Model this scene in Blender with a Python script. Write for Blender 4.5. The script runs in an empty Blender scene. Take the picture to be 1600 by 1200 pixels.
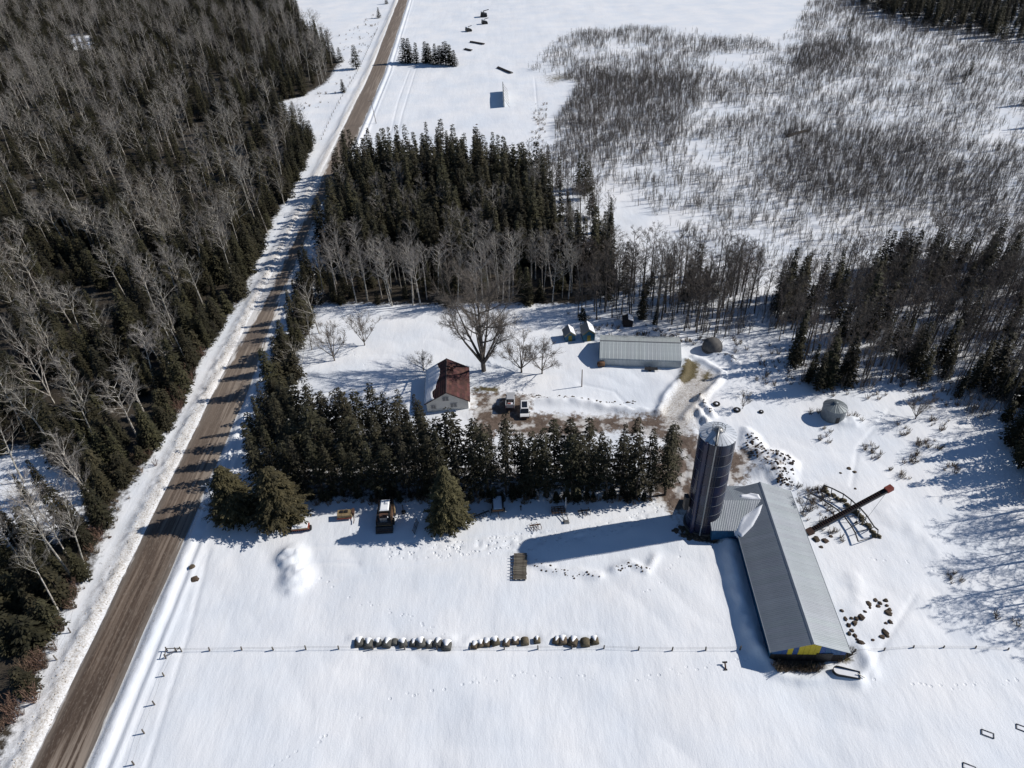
import bpy, math, random
import numpy as np
from mathutils import Vector, Matrix, Quaternion

random.seed(7)
RNG = np.random.default_rng(7)
S = bpy.context.scene
COL = S.collection

# ------------------------------------------------------------------ camera
F_PX = 1110.0            # focal length in pixels of the 1600 px wide photograph
CAM_H = 100.0            # flying height of the camera above the snow
dn = np.array([70.0, -1450.0, -F_PX]); dn /= np.linalg.norm(dn)
up_c = -dn
fw = np.array([0, 0, -1.0])
yw = fw - up_c * fw.dot(up_c); yw /= np.linalg.norm(yw)
xw = np.cross(yw, up_c)
R = np.array([xw, yw, up_c])
cam_d = bpy.data.cameras.new('camera')
cam = bpy.data.objects.new('camera', cam_d); COL.objects.link(cam)
M4 = Matrix([[*R[0], 0], [*R[1], 0], [*R[2], CAM_H], [0, 0, 0, 1]])
cam.matrix_world = M4
cam_d.sensor_fit = 'HORIZONTAL'; cam_d.sensor_width = 36
cam_d.lens = 36 * F_PX / 1600
cam_d.clip_start = 1; cam_d.clip_end = 6000
S.camera = cam

# ------------------------------------------------------------------ light
SUN_EL = math.radians(35.0)
SUN_H = np.array([0.989, 0.147])                       # towards the sun
SUN = Vector((SUN_H[0] * math.cos(SUN_EL), SUN_H[1] * math.cos(SUN_EL), math.sin(SUN_EL)))
w = bpy.data.worlds.new('World'); S.world = w; w.use_nodes = True
nt = w.node_tree; bg = nt.nodes['Background']
sky = nt.nodes.new('ShaderNodeTexSky'); sky.sky_type = 'NISHITA'; sky.sun_disc = False
sky.sun_elevation = SUN_EL; sky.sun_rotation = math.atan2(SUN_H[0], SUN_H[1])
sky.air_density = 1.0; sky.dust_density = 0.0; sky.ozone_density = 4.5
nt.links.new(sky.outputs[0], bg.inputs[0]); bg.inputs[1].default_value = 0.07
sd = bpy.data.lights.new('sun', 'SUN'); sd.energy = 4.6; sd.angle = math.radians(0.5); sd.color = (1.0, 0.94, 0.855)
so = bpy.data.objects.new('sun', sd); COL.objects.link(so)
so.rotation_mode = 'QUATERNION'; so.rotation_quaternion = SUN.to_track_quat('Z', 'Y'); so.location = (80, 60, 120)
S.view_settings.view_transform = 'Standard'; S.view_settings.look = 'None'
S.view_settings.exposure = 0.06; S.view_settings.gamma = 1; S.view_settings.use_curve_mapping = False
S.cycles.max_bounces = 5; S.cycles.diffuse_bounces = 3

# ------------------------------------------------------------------ helpers
def g(px, py, z=0.0):
    """place on the ground (or on height z) that the surveyed photo point shows"""
    d = R @ np.array([(px - 800) / F_PX, (600 - py) / F_PX, -1.0])
    t = (z - CAM_H) / d[2]
    return np.array([d[0] * t, d[1] * t])
def proj(x, y, z=0.0):
    c = R.T @ np.stack([np.asarray(x, float), np.asarray(y, float), np.asarray(z, float) + 0 * np.asarray(x, float) - CAM_H])
    return 800 + F_PX * c[0] / -c[2], 600 - F_PX * c[1] / -c[2], -c[2]
def gp(pts, z=0.0): return np.array([g(a, b, z) for a, b in pts])

_tab = np.random.default_rng(3).random((256, 256))
def vnoise(x, y, s, o=0):
    x = np.asarray(x, float) / s + 57.3 * o; y = np.asarray(y, float) / s + 31.7 * o
    xi = np.floor(x).astype(int); yi = np.floor(y).astype(int); fx = x - xi; fy = y - yi
    fx = fx * fx * (3 - 2 * fx); fy = fy * fy * (3 - 2 * fy)
    a = _tab[xi % 256, yi % 256]; b = _tab[(xi + 1) % 256, yi % 256]
    c = _tab[xi % 256, (yi + 1) % 256]; d = _tab[(xi + 1) % 256, (yi + 1) % 256]
    return (a * (1 - fx) + b * fx) * (1 - fy) + (c * (1 - fx) + d * fx) * fy
def fbm(x, y, s, o=0, n=3):
    r = 0; a = 1; t = 0
    for k in range(n):
        r = r + a * vnoise(x, y, s / 2 ** k, o + k); t += a; a *= .5
    return r / t
def inpoly(X, Y, P):
    X = np.asarray(X, float); Y = np.asarray(Y, float); ins = np.zeros(X.shape, bool); n = len(P)
    for i in range(n):
        x1, y1 = P[i]; x2, y2 = P[(i + 1) % n]
        if y1 == y2: continue
        c = ((y1 > Y) != (y2 > Y)) & (X < (x2 - x1) * (Y - y1) / (y2 - y1) + x1)
        ins ^= c
    return ins
def segdist(X, Y, P, closed=True):
    D = np.full(np.asarray(X).shape, 1e9); n = len(P)
    for i in range(n if closed else n - 1):
        x1, y1 = P[i]; x2, y2 = P[(i + 1) % n]
        dx, dy = x2 - x1, y2 - y1; L = dx * dx + dy * dy + 1e-9
        t = np.clip(((X - x1) * dx + (Y - y1) * dy) / L, 0, 1)
        D = np.minimum(D, np.hypot(X - x1 - t * dx, Y - y1 - t * dy))
    return D
def polyw(X, Y, P, f):
    m = (X > P[:, 0].min() - f) & (X < P[:, 0].max() + f) & (Y > P[:, 1].min() - f) & (Y < P[:, 1].max() + f)
    o = np.zeros(X.shape)
    if m.any():
        x = X[m]; y = Y[m]; sdv = segdist(x, y, P); sdv = np.where(inpoly(x, y, P), sdv, -sdv)
        o[m] = np.clip(.5 + sdv / f, 0, 1)
    return o
def linew(X, Y, P, wd):
    m = (X > P[:, 0].min() - 3 * wd) & (X < P[:, 0].max() + 3 * wd) & (Y > P[:, 1].min() - 3 * wd) & (Y < P[:, 1].max() + 3 * wd)
    o = np.zeros(X.shape)
    if m.any(): o[m] = np.exp(-(segdist(X[m], Y[m], P, False) / wd) ** 2)
    return o

# ------------------------------------------------------------------ layout lines (world metres)
ROAD_X, ROAD_W = -66.0, 4.0
def road_c(y):
    y = np.asarray(y, float)
    return -65.7 - 0.004 * np.clip(y - 50, 0, 400) * 0.6 - 0.03 * np.clip(y - 420, 0, 900)

MUD = [gp([(752, 612), (835, 618), (832, 645), (1035, 650), (1050, 668), (1100, 680), (1098, 790), (1020, 790), (1040, 690), (960, 678), (850, 690), (740, 680)]),
       gp([(736, 610), (782, 612), (792, 650), (770, 700), (735, 690)]),
       gp([(1010, 700), (1110, 690), (1115, 800), (1060, 815), (1015, 780)]),
       gp([(1130, 700), (1185, 700), (1170, 755), (1125, 775)])]
ICE = gp([(1085, 565), (1130, 590), (1100, 640), (1075, 690), (1130, 705), (1110, 730), (1030, 690), (1020, 650), (1050, 610), (1068, 575)])
GRASS = [gp([(1072, 562), (1092, 570), (1088, 592), (1068, 604), (1058, 596)]), gp([(1098, 585), (1112, 580), (1108, 592), (1095, 598)]),
         gp([(845, 118), (880, 113), (930, 120), (890, 126), (855, 135)]), gp([(838, 165), (850, 165), (848, 195), (838, 195)]),
         gp([(1206, 1018), (1296, 1022), (1330, 1012), (1328, 1032), (1300, 1034), (1262, 1048), (1215, 1042)]),
         gp([(1060, 822), (1128, 822), (1125, 848), (1075, 840)]), gp([(738, 606), (780, 606), (778, 614), (740, 613)])]
PILE = gp([(1165, 672), (1182, 685), (1196, 705), (1222, 708), (1242, 725), (1240, 755), (1222, 765), (1200, 740), (1178, 718), (1162, 700)])
SWAMP = gp([(822, 105), (860, 70), (905, 52), (1000, 45), (1120, 52), (1215, 68), (1240, 40), (1262, 5), (1330, -10), (1400, 30), (1700, 60), (1760, 300), (1720, 520), (1250, 455), (1150, 430), (1090, 380), (1010, 330), (960, 310), (905, 290), (862, 262), (868, 190), (905, 130), (850, 118)])
W_FOREST = gp([(450, -30), (470, 30), (500, 60), (533, 98), (512, 130), (472, 152), (437, 160), (440, 185), (470, 195), (492, 225), (470, 275), (452, 310), (430, 345), (402, 410), (385, 465), (345, 515), (310, 575), (285, 640), (240, 715), (195, 780), (165, 840), (150, 885), (115, 925), (92, 965), (85, 1015), (40, 1100), (10, 1180), (-20, 1260), (-420, 1260), (-420, -30)])
CLEAR1 = gp([(105, 55), (135, 52), (150, 75), (120, 85)])
CLEAR2 = gp([(-60, 700), (60, 700), (135, 760), (130, 830), (50, 860), (-60, 850)])
GROVE = gp([(496, 476), (500, 415), (530, 300), (552, 268), (690, 258), (790, 272), (852, 318), (900, 372), (960, 420), (985, 455), (905, 478), (700, 478)])

def ground(X, Y):
    X = np.asarray(X, float); Y = np.asarray(Y, float)
    z = 0.5 * (fbm(X, Y, 60, 1, 2) - .5) + 0.14 * (fbm(X, Y, 7, 2, 3) - .5)
    z = z + 0.06 * (fbm(X * 1.0, Y * .35, 2.2, 5, 2) - .5) + 0.55 * (fbm(X, Y, 16, 8, 2) - .5) + 0.16 * (np.abs(vnoise(X * .8 + .5 * Y, Y * .9, 5.5, 21) - .5) * 2)
    z = np.where(Y > 250, z + (Y - 250) * 0.0, z)
    # the road cut and the ploughed banks beside it
    d = X - road_c(Y)
    flat = np.clip((np.abs(d) - 5.2) / 5.0, 0, 1)
    z = z * flat
    lum = fbm(X, Y, 1.3, 9, 2)
    z = z + np.exp(-((d + 5.9) / 1.6) ** 2) * (0.15 + 0.75 * lum) + np.exp(-((d - 5.6) / 0.9) ** 2) * (0.25 + 0.3 * lum)
    z = z + np.exp(-((d - 7.9) / 0.5) ** 2) * 0.22 - np.exp(-((d - 7.0) / 0.4) ** 2) * 0.12
    z = z - 0.16 * (np.abs(d) < 4.4)
    # yard: ploughed ridges and heaps
    for P, h, wd in RIDGES:
        z = z + linew(X, Y, P, wd) * h * (0.55 + 0.9 * fbm(X, Y, 1.8, 4, 2))
    for (x0, y0, sx, sy, h) in HEAPS:
        e = np.exp(-(((X - x0) / sx) ** 2 + ((Y - y0) / sy) ** 2) ** 1.4)
        z = z + e * h * (0.55 + 0.9 * fbm(X, Y, 1.2, 6, 3))
    z = z + polyw(X, Y, PILE, 2.5) * (0.3 + 1.3 * fbm(X, Y, 1.9, 8, 2))
    for P in TRACKS:
        z = z - linew(X, Y, P, 0.35) * 0.14
    for (x0, y0) in DIPS:
        z = z - 0.35 * np.exp(-((X - x0) ** 2 + (Y - y0 - .3) ** 2) / 0.9)
    fp = polyw(X, Y, FEET, 2.0)
    z = z - fp * 0.22 * np.clip((vnoise(X, Y, .55, 13) - .62) * 4, 0, 1)
    return z
RIDGES = [(gp([(790, 632), (830, 628), (900, 628), (960, 640), (1000, 645), (1028, 648)]), .7, 1.3),
          (gp([(1028, 648), (1040, 620), (1068, 590), (1072, 565)]), .7, .9),
          (gp([(1068, 655), (1095, 625), (1120, 600), (1128, 585), (1105, 570), (1085, 560)]), .7, .9),
          (gp([(1090, 625), (1108, 645), (1112, 652)]), .8, .8),
          (gp([(1090, 645), (1102, 660), (1105, 672)]), .9, .8),
          (gp([(1115, 556), (1140, 560), (1150, 575)]), .8, .9),
          (gp([(838, 880), (870, 893), (905, 893), (935, 900)]), .35, .9),
          (gp([(960, 890), (985, 880), (1010, 892), (1024, 870)]), .4, .8),
          (gp([(1335, 905), (1345, 940), (1340, 960)]), .25, 1.5),
          (gp([(1340, 1065), (1358, 1050), (1356, 1030), (1345, 1015)]), .5, 1.1),
          (gp([(1190, 1020), (1210, 1050), (1250, 1062), (1300, 1056), (1340, 1062)]), .45, .9),
          (gp([(1140, 850), (1148, 900), (1160, 950), (1182, 1015)]), .95, 1.5), (gp([(552, 998), (640, 998), (704, 1000)]), .3, .8), (gp([(736, 1000), (800, 996), (845, 994)]), .3, .8), (gp([(864, 994), (935, 994)]), .3, .8),
          (gp([(1390, 800), (1430, 830), (1470, 870)]), .22, 3.0)]
_h1, _h2 = g(455, 872), g(462, 905)
HEAPS = [(_h1[0], _h1[1], 2.4, 2.5, 1.25), (_h2[0], _h2[1], 2.4, 2.8, 1.3), (*g(1195, 735), 3, 2, 1.0),
         (*g(1230, 1028), 3, 1, .15), (*g(1325, 660), 2.6, 2.0, .7), (*g(1130, 540), 4, 2.4, .8)]
TRACKS = [gp([(478, 853), (540, 855), (600, 853), (700, 843), (800, 835), (880, 830), (1000, 800)]),
          gp([(480, 912), (560, 897), (650, 884), (740, 872), (800, 862)]),
          gp([(905, 600), (960, 612), (985, 640)]), gp([(600, 250), (622, 160), (640, 110)]),
          gp([(835, 120), (842, 200), (835, 260)]),
          gp([(240, 1200), (300, 1000), (335, 860)]) + np.array([-1.0, 0])]
_tr = [[(1100, 700), (1085, 650), (1105, 610), (1125, 590)], [(1110, 700), (1095, 655), (1115, 615), (1135, 598)], [(830, 668), (920, 664), (1030, 672), (1075, 700), (1070, 760)], [(830, 676), (920, 672), (1020, 680), (1062, 705), (1055, 770)], [(1062, 760), (1040, 790), (1000, 805)],
       [(1390, 640), (1340, 700), (1330, 760)], [(1430, 930), (1380, 1010), (1355, 1060)], [(480, 880), (520, 879), (560, 881)], [(612, 250), (628, 180), (650, 108)]]
TRACKS += [gp(t_) for t_ in _tr] + [gp([(276, 1021), (592, 1017), (935, 1015), (1165, 1018)])]
PRINTS = [gp(t_) for t_ in ([(1165, 1030), (1000, 1060), (820, 1052), (600, 1095), (430, 1200)], [(500, 900), (560, 940), (640, 965), (700, 1000)], [(1000, 930), (1040, 900), (1075, 850)], [(1600, 1060), (1480, 1075), (1340, 1060)], [(640, 640), (560, 560), (520, 520)], [(1480, 900), (1400, 870), (1330, 880)])]
FEET = gp([(600, 862), (700, 850), (800, 836), (900, 832), (1010, 800), (1020, 812), (900, 845), (820, 862), (700, 868), (610, 872)])
DIPS = []
BALE_PX = [(562, 1005), (576, 1007), (591, 1005), (605, 1006), (617, 1003), (630, 1006), (646, 1005), (658, 1006), (671, 1008), (684, 1006), (698, 1010),
           (741, 1008), (751, 1006), (760, 1004), (774, 1003), (791, 1004), (805, 1001), (820, 1002), (839, 1000),
           (869, 1001), (879, 1001), (895, 1003), (914, 1004), (929, 1001)]
DIPS += [tuple(g(a, b)) for a, b in BALE_PX]

# ------------------------------------------------------------------ materials
def mat(name, col, rough=.8, metal=0., spec=.3, noise=None, bump=None, rnd=0.0):
    """noise=(scale, other colour, contrast), bump=(scale, strength)"""
    m = bpy.data.materials.new(name); m.use_nodes = True
    n = m.node_tree; b = n.nodes['Principled BSDF']
    b.inputs['Roughness'].default_value = rough; b.inputs['Metallic'].default_value = metal
    b.inputs['Specular IOR Level'].default_value = spec
    tc = n.nodes.new('ShaderNodeTexCoord')
    out = None
    if noise:
        t = n.nodes.new('ShaderNodeTexNoise'); t.inputs['Scale'].default_value = noise[0]; t.inputs['Detail'].default_value = 5
        n.links.new(tc.outputs['Object'], t.inputs['Vector'])
        mr = n.nodes.new('ShaderNodeMapRange'); c = noise[2] if len(noise) > 2 else .2
        mr.inputs[1].default_value = .5 - c; mr.inputs[2].default_value = .5 + c
        n.links.new(t.outputs['Fac'], mr.inputs[0])
        mx = n.nodes.new('ShaderNodeMix'); mx.data_type = 'RGBA'
        n.links.new(mr.outputs[0], mx.inputs['Factor'])
        mx.inputs['A'].default_value = (*col, 1); mx.inputs['B'].default_value = (*noise[1], 1)
        out = mx.outputs['Result']
    if rnd:
        oi = n.nodes.new('ShaderNodeObjectInfo')
        hs = n.nodes.new('ShaderNodeHueSaturation')
        mr2 = n.nodes.new('ShaderNodeMapRange'); mr2.inputs[3].default_value = 1 - rnd; mr2.inputs[4].default_value = 1 + rnd
        n.links.new(oi.outputs['Random'], mr2.inputs[0]); n.links.new(mr2.outputs[0], hs.inputs['Value'])
        mr3 = n.nodes.new('ShaderNodeMapRange'); mr3.inputs[3].default_value = .485; mr3.inputs[4].default_value = .515
        mu = n.nodes.new('ShaderNodeMath'); mu.operation = 'MULTIPLY'; mu.inputs[1].default_value = 7.13
        fr = n.nodes.new('ShaderNodeMath'); fr.operation = 'FRACT'
        n.links.new(oi.outputs['Random'], mu.inputs[0]); n.links.new(mu.outputs[0], fr.inputs[0]); n.links.new(fr.outputs[0], mr3.inputs[0])
        n.links.new(mr3.outputs[0], hs.inputs['Hue'])
        if out is not None: n.links.new(out, hs.inputs['Color'])
        else: hs.inputs['Color'].default_value = (*col, 1)
        out = hs.outputs['Color']
    if out is not None: n.links.new(out, b.inputs['Base Color'])
    else: b.inputs['Base Color'].default_value = (*col, 1)
    if bump:
        t2 = n.nodes.new('ShaderNodeTexNoise'); t2.inputs['Scale'].default_value = bump[0]; t2.inputs['Detail'].default_value = 4
        n.links.new(tc.outputs['Object'], t2.inputs['Vector'])
        bp = n.nodes.new('ShaderNodeBump'); bp.inputs['Strength'].default_value = bump[1]; bp.inputs['Distance'].default_value = .1
        n.links.new(t2.outputs['Fac'], bp.inputs['Height']); n.links.new(bp.outputs['Normal'], b.inputs['Normal'])
    return m
SNOW = (0.79, 0.815, 0.865)
MT = dict(
    roof_barn=mat('barn_roof_steel', (.275, .305, .335), .5, .3, .5, noise=(.5, (.225, .25, .28), .2), rnd=.06),
    needles=mat('spruce_needles', (.014, .0145, .008), .8, noise=(.9, (.046, .041, .020), .2), rnd=.5),
    needles_pine=mat('pine_needles', (.013, .0135, .008), .8, noise=(.8, (.044, .039, .020), .18), rnd=.25),
    needles_big=mat('foreground_spruce_needles', (.028, .026, .013), .8, noise=(.7, (.088, .075, .036), .2), rnd=.12),
    conifer_bark=mat('conifer_bark', (.075, .06, .05), .9, noise=(3, (.04, .033, .028))),
    pale_bark=mat('pale_bark', (.48, .46, .42), .85, noise=(1.2, (.16, .14, .12), .12), rnd=.3),
    pale_twig=mat('pale_twigs', (.205, .19, .178), .9, rnd=.3),
    brown_twig=mat('brown_twigs', (.14, .118, .10), .9, rnd=.3),
    garden_bark=mat('garden_tree_bark', (.14, .122, .105), .9, noise=(1.5, (.09, .078, .068))),
    garden_twig=mat('garden_tree_twigs', (.19, .165, .145), .9),
    dark_bark=mat('dark_bark', (.11, .095, .085), .9, noise=(1.5, (.07, .06, .052)), rnd=.3),
    dark_twig=mat('dark_twigs', (.145, .125, .11), .9, rnd=.3),
    brush=mat('brush_twigs', (.135, .12, .108), .9, rnd=.4),
    rust_twigs=mat('reddish_brown_twigs', (.13, .085, .062), .9, rnd=.35),
    weeds=mat('dry_weeds', (.16, .12, .085), .9, rnd=.4),
    dirty_snow=mat('dirty_ploughed_snow', (.56, .53, .49), .9, noise=(2, (.35, .31, .27), .2)),
    snow=mat('lying_snow', SNOW, .7, spec=.2, bump=(1.5, .3)),
    roof_steel=mat('galvanised_roof_steel', (.33, .37, .37), .38, .75, .5, noise=(.5, (.28, .32, .325), .2), rnd=.07),
    roof_shed=mat('pale_green_roof_steel', (.44, .48, .49), .5, .15, .5, noise=(.4, (.36, .39, .40), .2), rnd=.06),
    blue_wall=mat('blue_siding', (.025, .12, .22), .6, noise=(2, (.02, .085, .15)), rnd=.08),
    blue_paint=mat('blue_paint', (.05, .13, .30), .55, noise=(2, (.035, .095, .22)), rnd=.08),
    yellow=mat('yellow_paint', (.62, .48, .04), .6, noise=(2, (.50, .38, .04))),
    dull_yellow=mat('weathered_yellow_paint', (.30, .25, .05), .8, noise=(2, (.18, .15, .04))),
    dark=mat('dark_opening', (.012, .012, .014), .8),
    dark_wood=mat('dark_boards', (.045, .035, .03), .85, noise=(4, (.025, .02, .018)), rnd=.2),
    grey_wood=mat('weathered_grey_wood', (.17, .155, .13), .9, noise=(3, (.09, .08, .065)), rnd=.3),
    post=mat('fence_post_wood', (.12, .105, .09), .9, rnd=.3),
    wire=mat('fence_wire', (.10, .085, .075), .6, .6),
    silo=mat('navy_glass_steel', (.012, .023, .056), .25, .0, .35, noise=(.5, (.026, .023, .042), .15), rnd=.35),
    silo_seam=mat('pale_sealing_bead', (.20, .21, .23), .6),
    silo_roof=mat('white_roof_sheet', (.62, .65, .70), .4, .2, .5, noise=(1, (.50, .53, .58))),
    steel=mat('grey_steel', (.28, .28, .28), .45, .7),
    steel_dark=mat('dark_steel', (.055, .055, .06), .5, .5, noise=(3, (.03, .03, .03))),
    rust=mat('rusty_steel', (.12, .06, .04), .8, noise=(3, (.05, .035, .03))),
    rust_light=mat('orange_rust', (.17, .09, .05), .85, noise=(3, (.07, .045, .03))),
    red=mat('faded_red_paint', (.33, .075, .05), .7, noise=(3, (.17, .05, .04))),
    tan=mat('tan_paint', (.30, .225, .12), .8, noise=(3, (.14, .10, .06))),
    bin_steel=mat('corrugated_bin_steel', (.20, .23, .25), .5, .3, .4, noise=(2, (.15, .17, .19)), rnd=.05),
    dome=mat('dark_weathered_dome', (.065, .065, .07), .8, noise=(1.2, (.12, .115, .11), .2)),
    house_wall=mat('cream_siding', (.66, .65, .62), .7, noise=(1, (.58, .57, .53)), rnd=.05),
    maroon=mat('maroon_shingles', (.105, .045, .040), .85, noise=(1.0, (.055, .028, .027), .2), rnd=.3),
    trim=mat('dark_trim', (.05, .03, .03), .6),
    glass=mat('window_glass', (.05, .06, .075), .1, 0, .8),
    curtain=mat('window_mullion', (.5, .5, .5), .6),
    car_silver=mat('silver_car_paint', (.52, .53, .55), .3, .3, .6),
    car_white=mat('white_car_paint', (.72, .73, .75), .3, 0, .6),
    car_glass=mat('car_glass', (.012, .014, .018), .08, 0, .9),
    tyre=mat('tyre_rubber', (.02, .02, .02), .85),
    taillight=mat('tail_light_red', (.4, .02, .02), .4),
    hay=mat('weathered_hay', (.15, .122, .082), .95, noise=(2.5, (.085, .07, .05), .2), bump=(8, .6), rnd=.25),
    hay_grey=mat('grey_wrapped_hay', (.105, .105, .10), .9, noise=(2.5, (.07, .07, .065)), bump=(8, .5), rnd=.25),
    soil=mat('frozen_soil', (.10, .072, .052), .95, noise=(3, (.06, .045, .035)), bump=(4, .8), rnd=.3),
    white_pole=mat('white_pole_paint', (.6, .6, .62), .6),
    wood_pole=mat('pole_wood', (.16, .13, .11), .9, rnd=.15),
)

# ------------------------------------------------------------------ mesh tools
def newmesh(name, V, Fc, mats, mi=None, smooth=False):
    me = bpy.data.meshes.new(name); me.from_pydata([tuple(map(float, v)) for v in V], [], [tuple(f) for f in Fc])
    for m in (mats if isinstance(mats, (list, tuple)) else [mats]): me.materials.append(m)
    if mi is not None: me.polygons.foreach_set('material_index', np.array(mi, dtype=np.int32))
    if smooth: me.polygons.foreach_set('use_smooth', np.ones(len(me.polygons), bool))
    me.update(); return me
class MB:
    def __init__(s): s.V = []; s.F = []; s.mi = []
    def add(s, V, Fc, m=0):
        o = len(s.V); s.V += [tuple(v) for v in V]; s.F += [tuple(i + o for i in f) for f in Fc]; s.mi += [m] * len(Fc)
    def box(s, x0, x1, y0, y1, z0, z1, m=0, rz=0, c=(0, 0), taper=0):
        V = []
        for z in (z0, z1):
            k = taper if z == z1 else 0
            for x, y in ((x0 + k, y0 + k), (x1 - k, y0 + k), (x1 - k, y1 - k), (x0 + k, y1 - k)): V.append((x, y, z))
        if rz:
            cr, sr = math.cos(rz), math.sin(rz)
            V = [(c[0] + (x - c[0]) * cr - (y - c[1]) * sr, c[1] + (x - c[0]) * sr + (y - c[1]) * cr, z) for x, y, z in V]
        s.add(V, [(0, 3, 2, 1), (4, 5, 6, 7), (0, 1, 5, 4), (1, 2, 6, 5), (2, 3, 7, 6), (3, 0, 4, 7)], m); return s
    def tube(s, pts, rad, n=6, m=0, cap=True):
        pts = [Vector(p) for p in pts]; rings = []
        if not isinstance(rad, (list, tuple)): rad = [rad] * len(pts)
        V = []; Fc = []
        for i, p in enumerate(pts):
            d = (pts[min(i + 1, len(pts) - 1)] - pts[max(i - 1, 0)]).normalized()
            a = d.cross(Vector((0, 0, 1)) if abs(d.z) < .9 else Vector((1, 0, 0))).normalized(); b = d.cross(a)
            for k in range(n):
                t = 2 * math.pi * k / n; V.append(tuple(p + (a * math.cos(t) + b * math.sin(t)) * rad[i]))
        for i in range(len(pts) - 1):
            for k in range(n):
                Fc.append((i * n + k, i * n + (k + 1) % n, (i + 1) * n + (k + 1) % n, (i + 1) * n + k))
        if cap:
            Fc.append(tuple(range(n))); Fc.append(tuple(range(len(pts) * n - 1, (len(pts) - 1) * n - 1, -1)))
        s.add(V, Fc, m); return s
    def lathe(s, prof, n=24, c=(0, 0), m=0, a0=0, a1=2 * math.pi):
        full = abs(a1 - a0 - 2 * math.pi) < 1e-6; k = n if full else n + 1; V = []; Fc = []
        for r, z in prof:
            for i in range(k):
                t = a0 + (a1 - a0) * i / n; V.append((c[0] + r * math.cos(t), c[1] + r * math.sin(t), z))
        for j in range(len(prof) - 1):
            for i in range(n):
                i2 = (i + 1) % k; Fc.append((j * k + i, j * k + i2, (j + 1) * k + i2, (j + 1) * k + i))
        s.add(V, Fc, m); return s
    def prism(s, prof, a, b, axis='x', m=0):
        """profile of 2-D points swept from a to b along an axis"""
        n = len(prof); V = []
        for t in (a, b):
            for u, v in prof: V.append((t, u, v) if axis == 'x' else ((u, t, v) if axis == 'y' else (u, v, t)))
        Fc = [tuple(range(n)), tuple(range(2 * n - 1, n - 1, -1))] + [(i, (i + 1) % n, n + (i + 1) % n, n + i) for i in range(n)]
        s.add(V, Fc, m); return s
    def mesh(s, name, mats, smooth=False): return newmesh(name, s.V, s.F, mats, s.mi, smooth)
def link(name, me, parent=None, loc=None, rz=0, kind=None, label=None):
    o = bpy.data.objects.new(name, me); COL.objects.link(o)
    if parent: o.parent = parent
    if loc is not None: o.location = loc
    if rz: o.rotation_euler = (0, 0, rz)
    if kind: o['kind'] = kind
    if label: o['label'] = label
    return o
def part(name, mb, mats, parent, smooth=False, **k): return link(name, mb.mesh(name, mats, smooth), parent, **k)
def thing(name, label, cat, loc=(0, 0, 0), rz=0, group=None, me=None):
    o = bpy.data.objects.new(name, me); COL.objects.link(o)
    o.location = loc; o.rotation_euler = (0, 0, rz); o['label'] = label; o['category'] = cat
    if group: o['group'] = group
    if me is None: o.empty_display_size = .5
    return o
def gz(x, y): return float(ground(np.array([x]), np.array([y]))[0])
def at(px, py, dz=0.0):
    x, y = g(px, py); return (x, y, gz(x, y) + dz)
ORD = ['first', 'second', 'third', 'fourth', 'fifth', 'sixth', 'seventh', 'eighth', 'ninth', 'tenth', 'eleventh', 'twelfth', 'thirteenth', 'fourteenth', 'fifteenth', 'sixteenth', 'seventeenth', 'eighteenth', 'nineteenth', 'twentieth', 'twenty-first', 'twenty-second', 'twenty-third', 'twenty-fourth', 'twenty-fifth', 'twenty-sixth', 'twenty-seventh', 'twenty-eighth', 'twenty-ninth', 'thirtieth']

# ================================================================== SETTING
def axis(lo, hi, st, a, b, gr, mx):
    c = list(np.arange(lo, hi, st)); s = st; v = hi
    while v < b: c.append(v); s = min(s * gr, mx if v < 900 else 60); v += s
    s = st; v = lo - st; l = []
    while v > a: l.append(v); s *= 1.06; v -= s
    return np.array(l[::-1] + c)
xs = axis(-80, 82, .4, -2500, 2500, 1.06, 60)
ys = axis(40, 150, .36, -600, 3500, 1.022, 8)
GX, GY = np.meshgrid(xs, ys)
GZ = ground(GX, GY)
nx, ny = len(xs), len(ys)
co = np.stack([GX, GY, GZ], -1).reshape(-1, 3)
idx = np.arange(nx * ny).reshape(ny, nx)
q = np.stack([idx[:-1, :-1], idx[:-1, 1:], idx[1:, 1:], idx[1:, :-1]], -1).reshape(-1, 4)
me = bpy.data.meshes.new('ground')
me.vertices.add(len(co)); me.vertices.foreach_set('co', co.ravel())
me.loops.add(q.size); me.loops.foreach_set('vertex_index', q.ravel().astype(np.int32))
me.polygons.add(len(q)); me.polygons.foreach_set('loop_start', np.arange(0, q.size, 4, dtype=np.int32))
me.polygons.foreach_set('loop_total', np.full(len(q), 4, dtype=np.int32))
me.polygons.foreach_set('use_smooth', np.ones(len(q), bool))
me.update(calc_edges=True)
X, Y = co[:, 0], co[:, 1]
wear_shade = np.zeros((len(co), 4), np.float32)
for P in MUD: wear_shade[:, 0] = np.maximum(wear_shade[:, 0], polyw(X, Y, P, 6))
wear_shade[:, 0] = np.maximum(wear_shade[:, 0], .62 * polyw(X, Y, PILE, 7))
for P in RIDGES[:2] + RIDGES[3:8]: wear_shade[:, 0] = np.maximum(wear_shade[:, 0], .38 * linew(X, Y, P[0] + np.array([0, .6]), 1.1))
for P_ in ([(1085, 640), (1130, 660), (1110, 715), (1060, 700), (1050, 660)], [(1150, 690), (1200, 690), (1245, 730), (1240, 762), (1190, 755), (1150, 740)]): wear_shade[:, 0] = np.maximum(wear_shade[:, 0], .5 * polyw(X, Y, gp(P_), 5))
for P in GRASS: wear_shade[:, 1] = np.maximum(wear_shade[:, 1], (.6 if P[0][1] > 200 else 1) * polyw(X, Y, P, 14 if P[0][1] > 200 else 2.5))
wear_shade[:, 2] = polyw(X, Y, ICE, 4) * .8; wear_shade[:, 0] = np.maximum(wear_shade[:, 0], .42 * polyw(X, Y, ICE, 5))
dR = X - road_c(Y)
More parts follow.
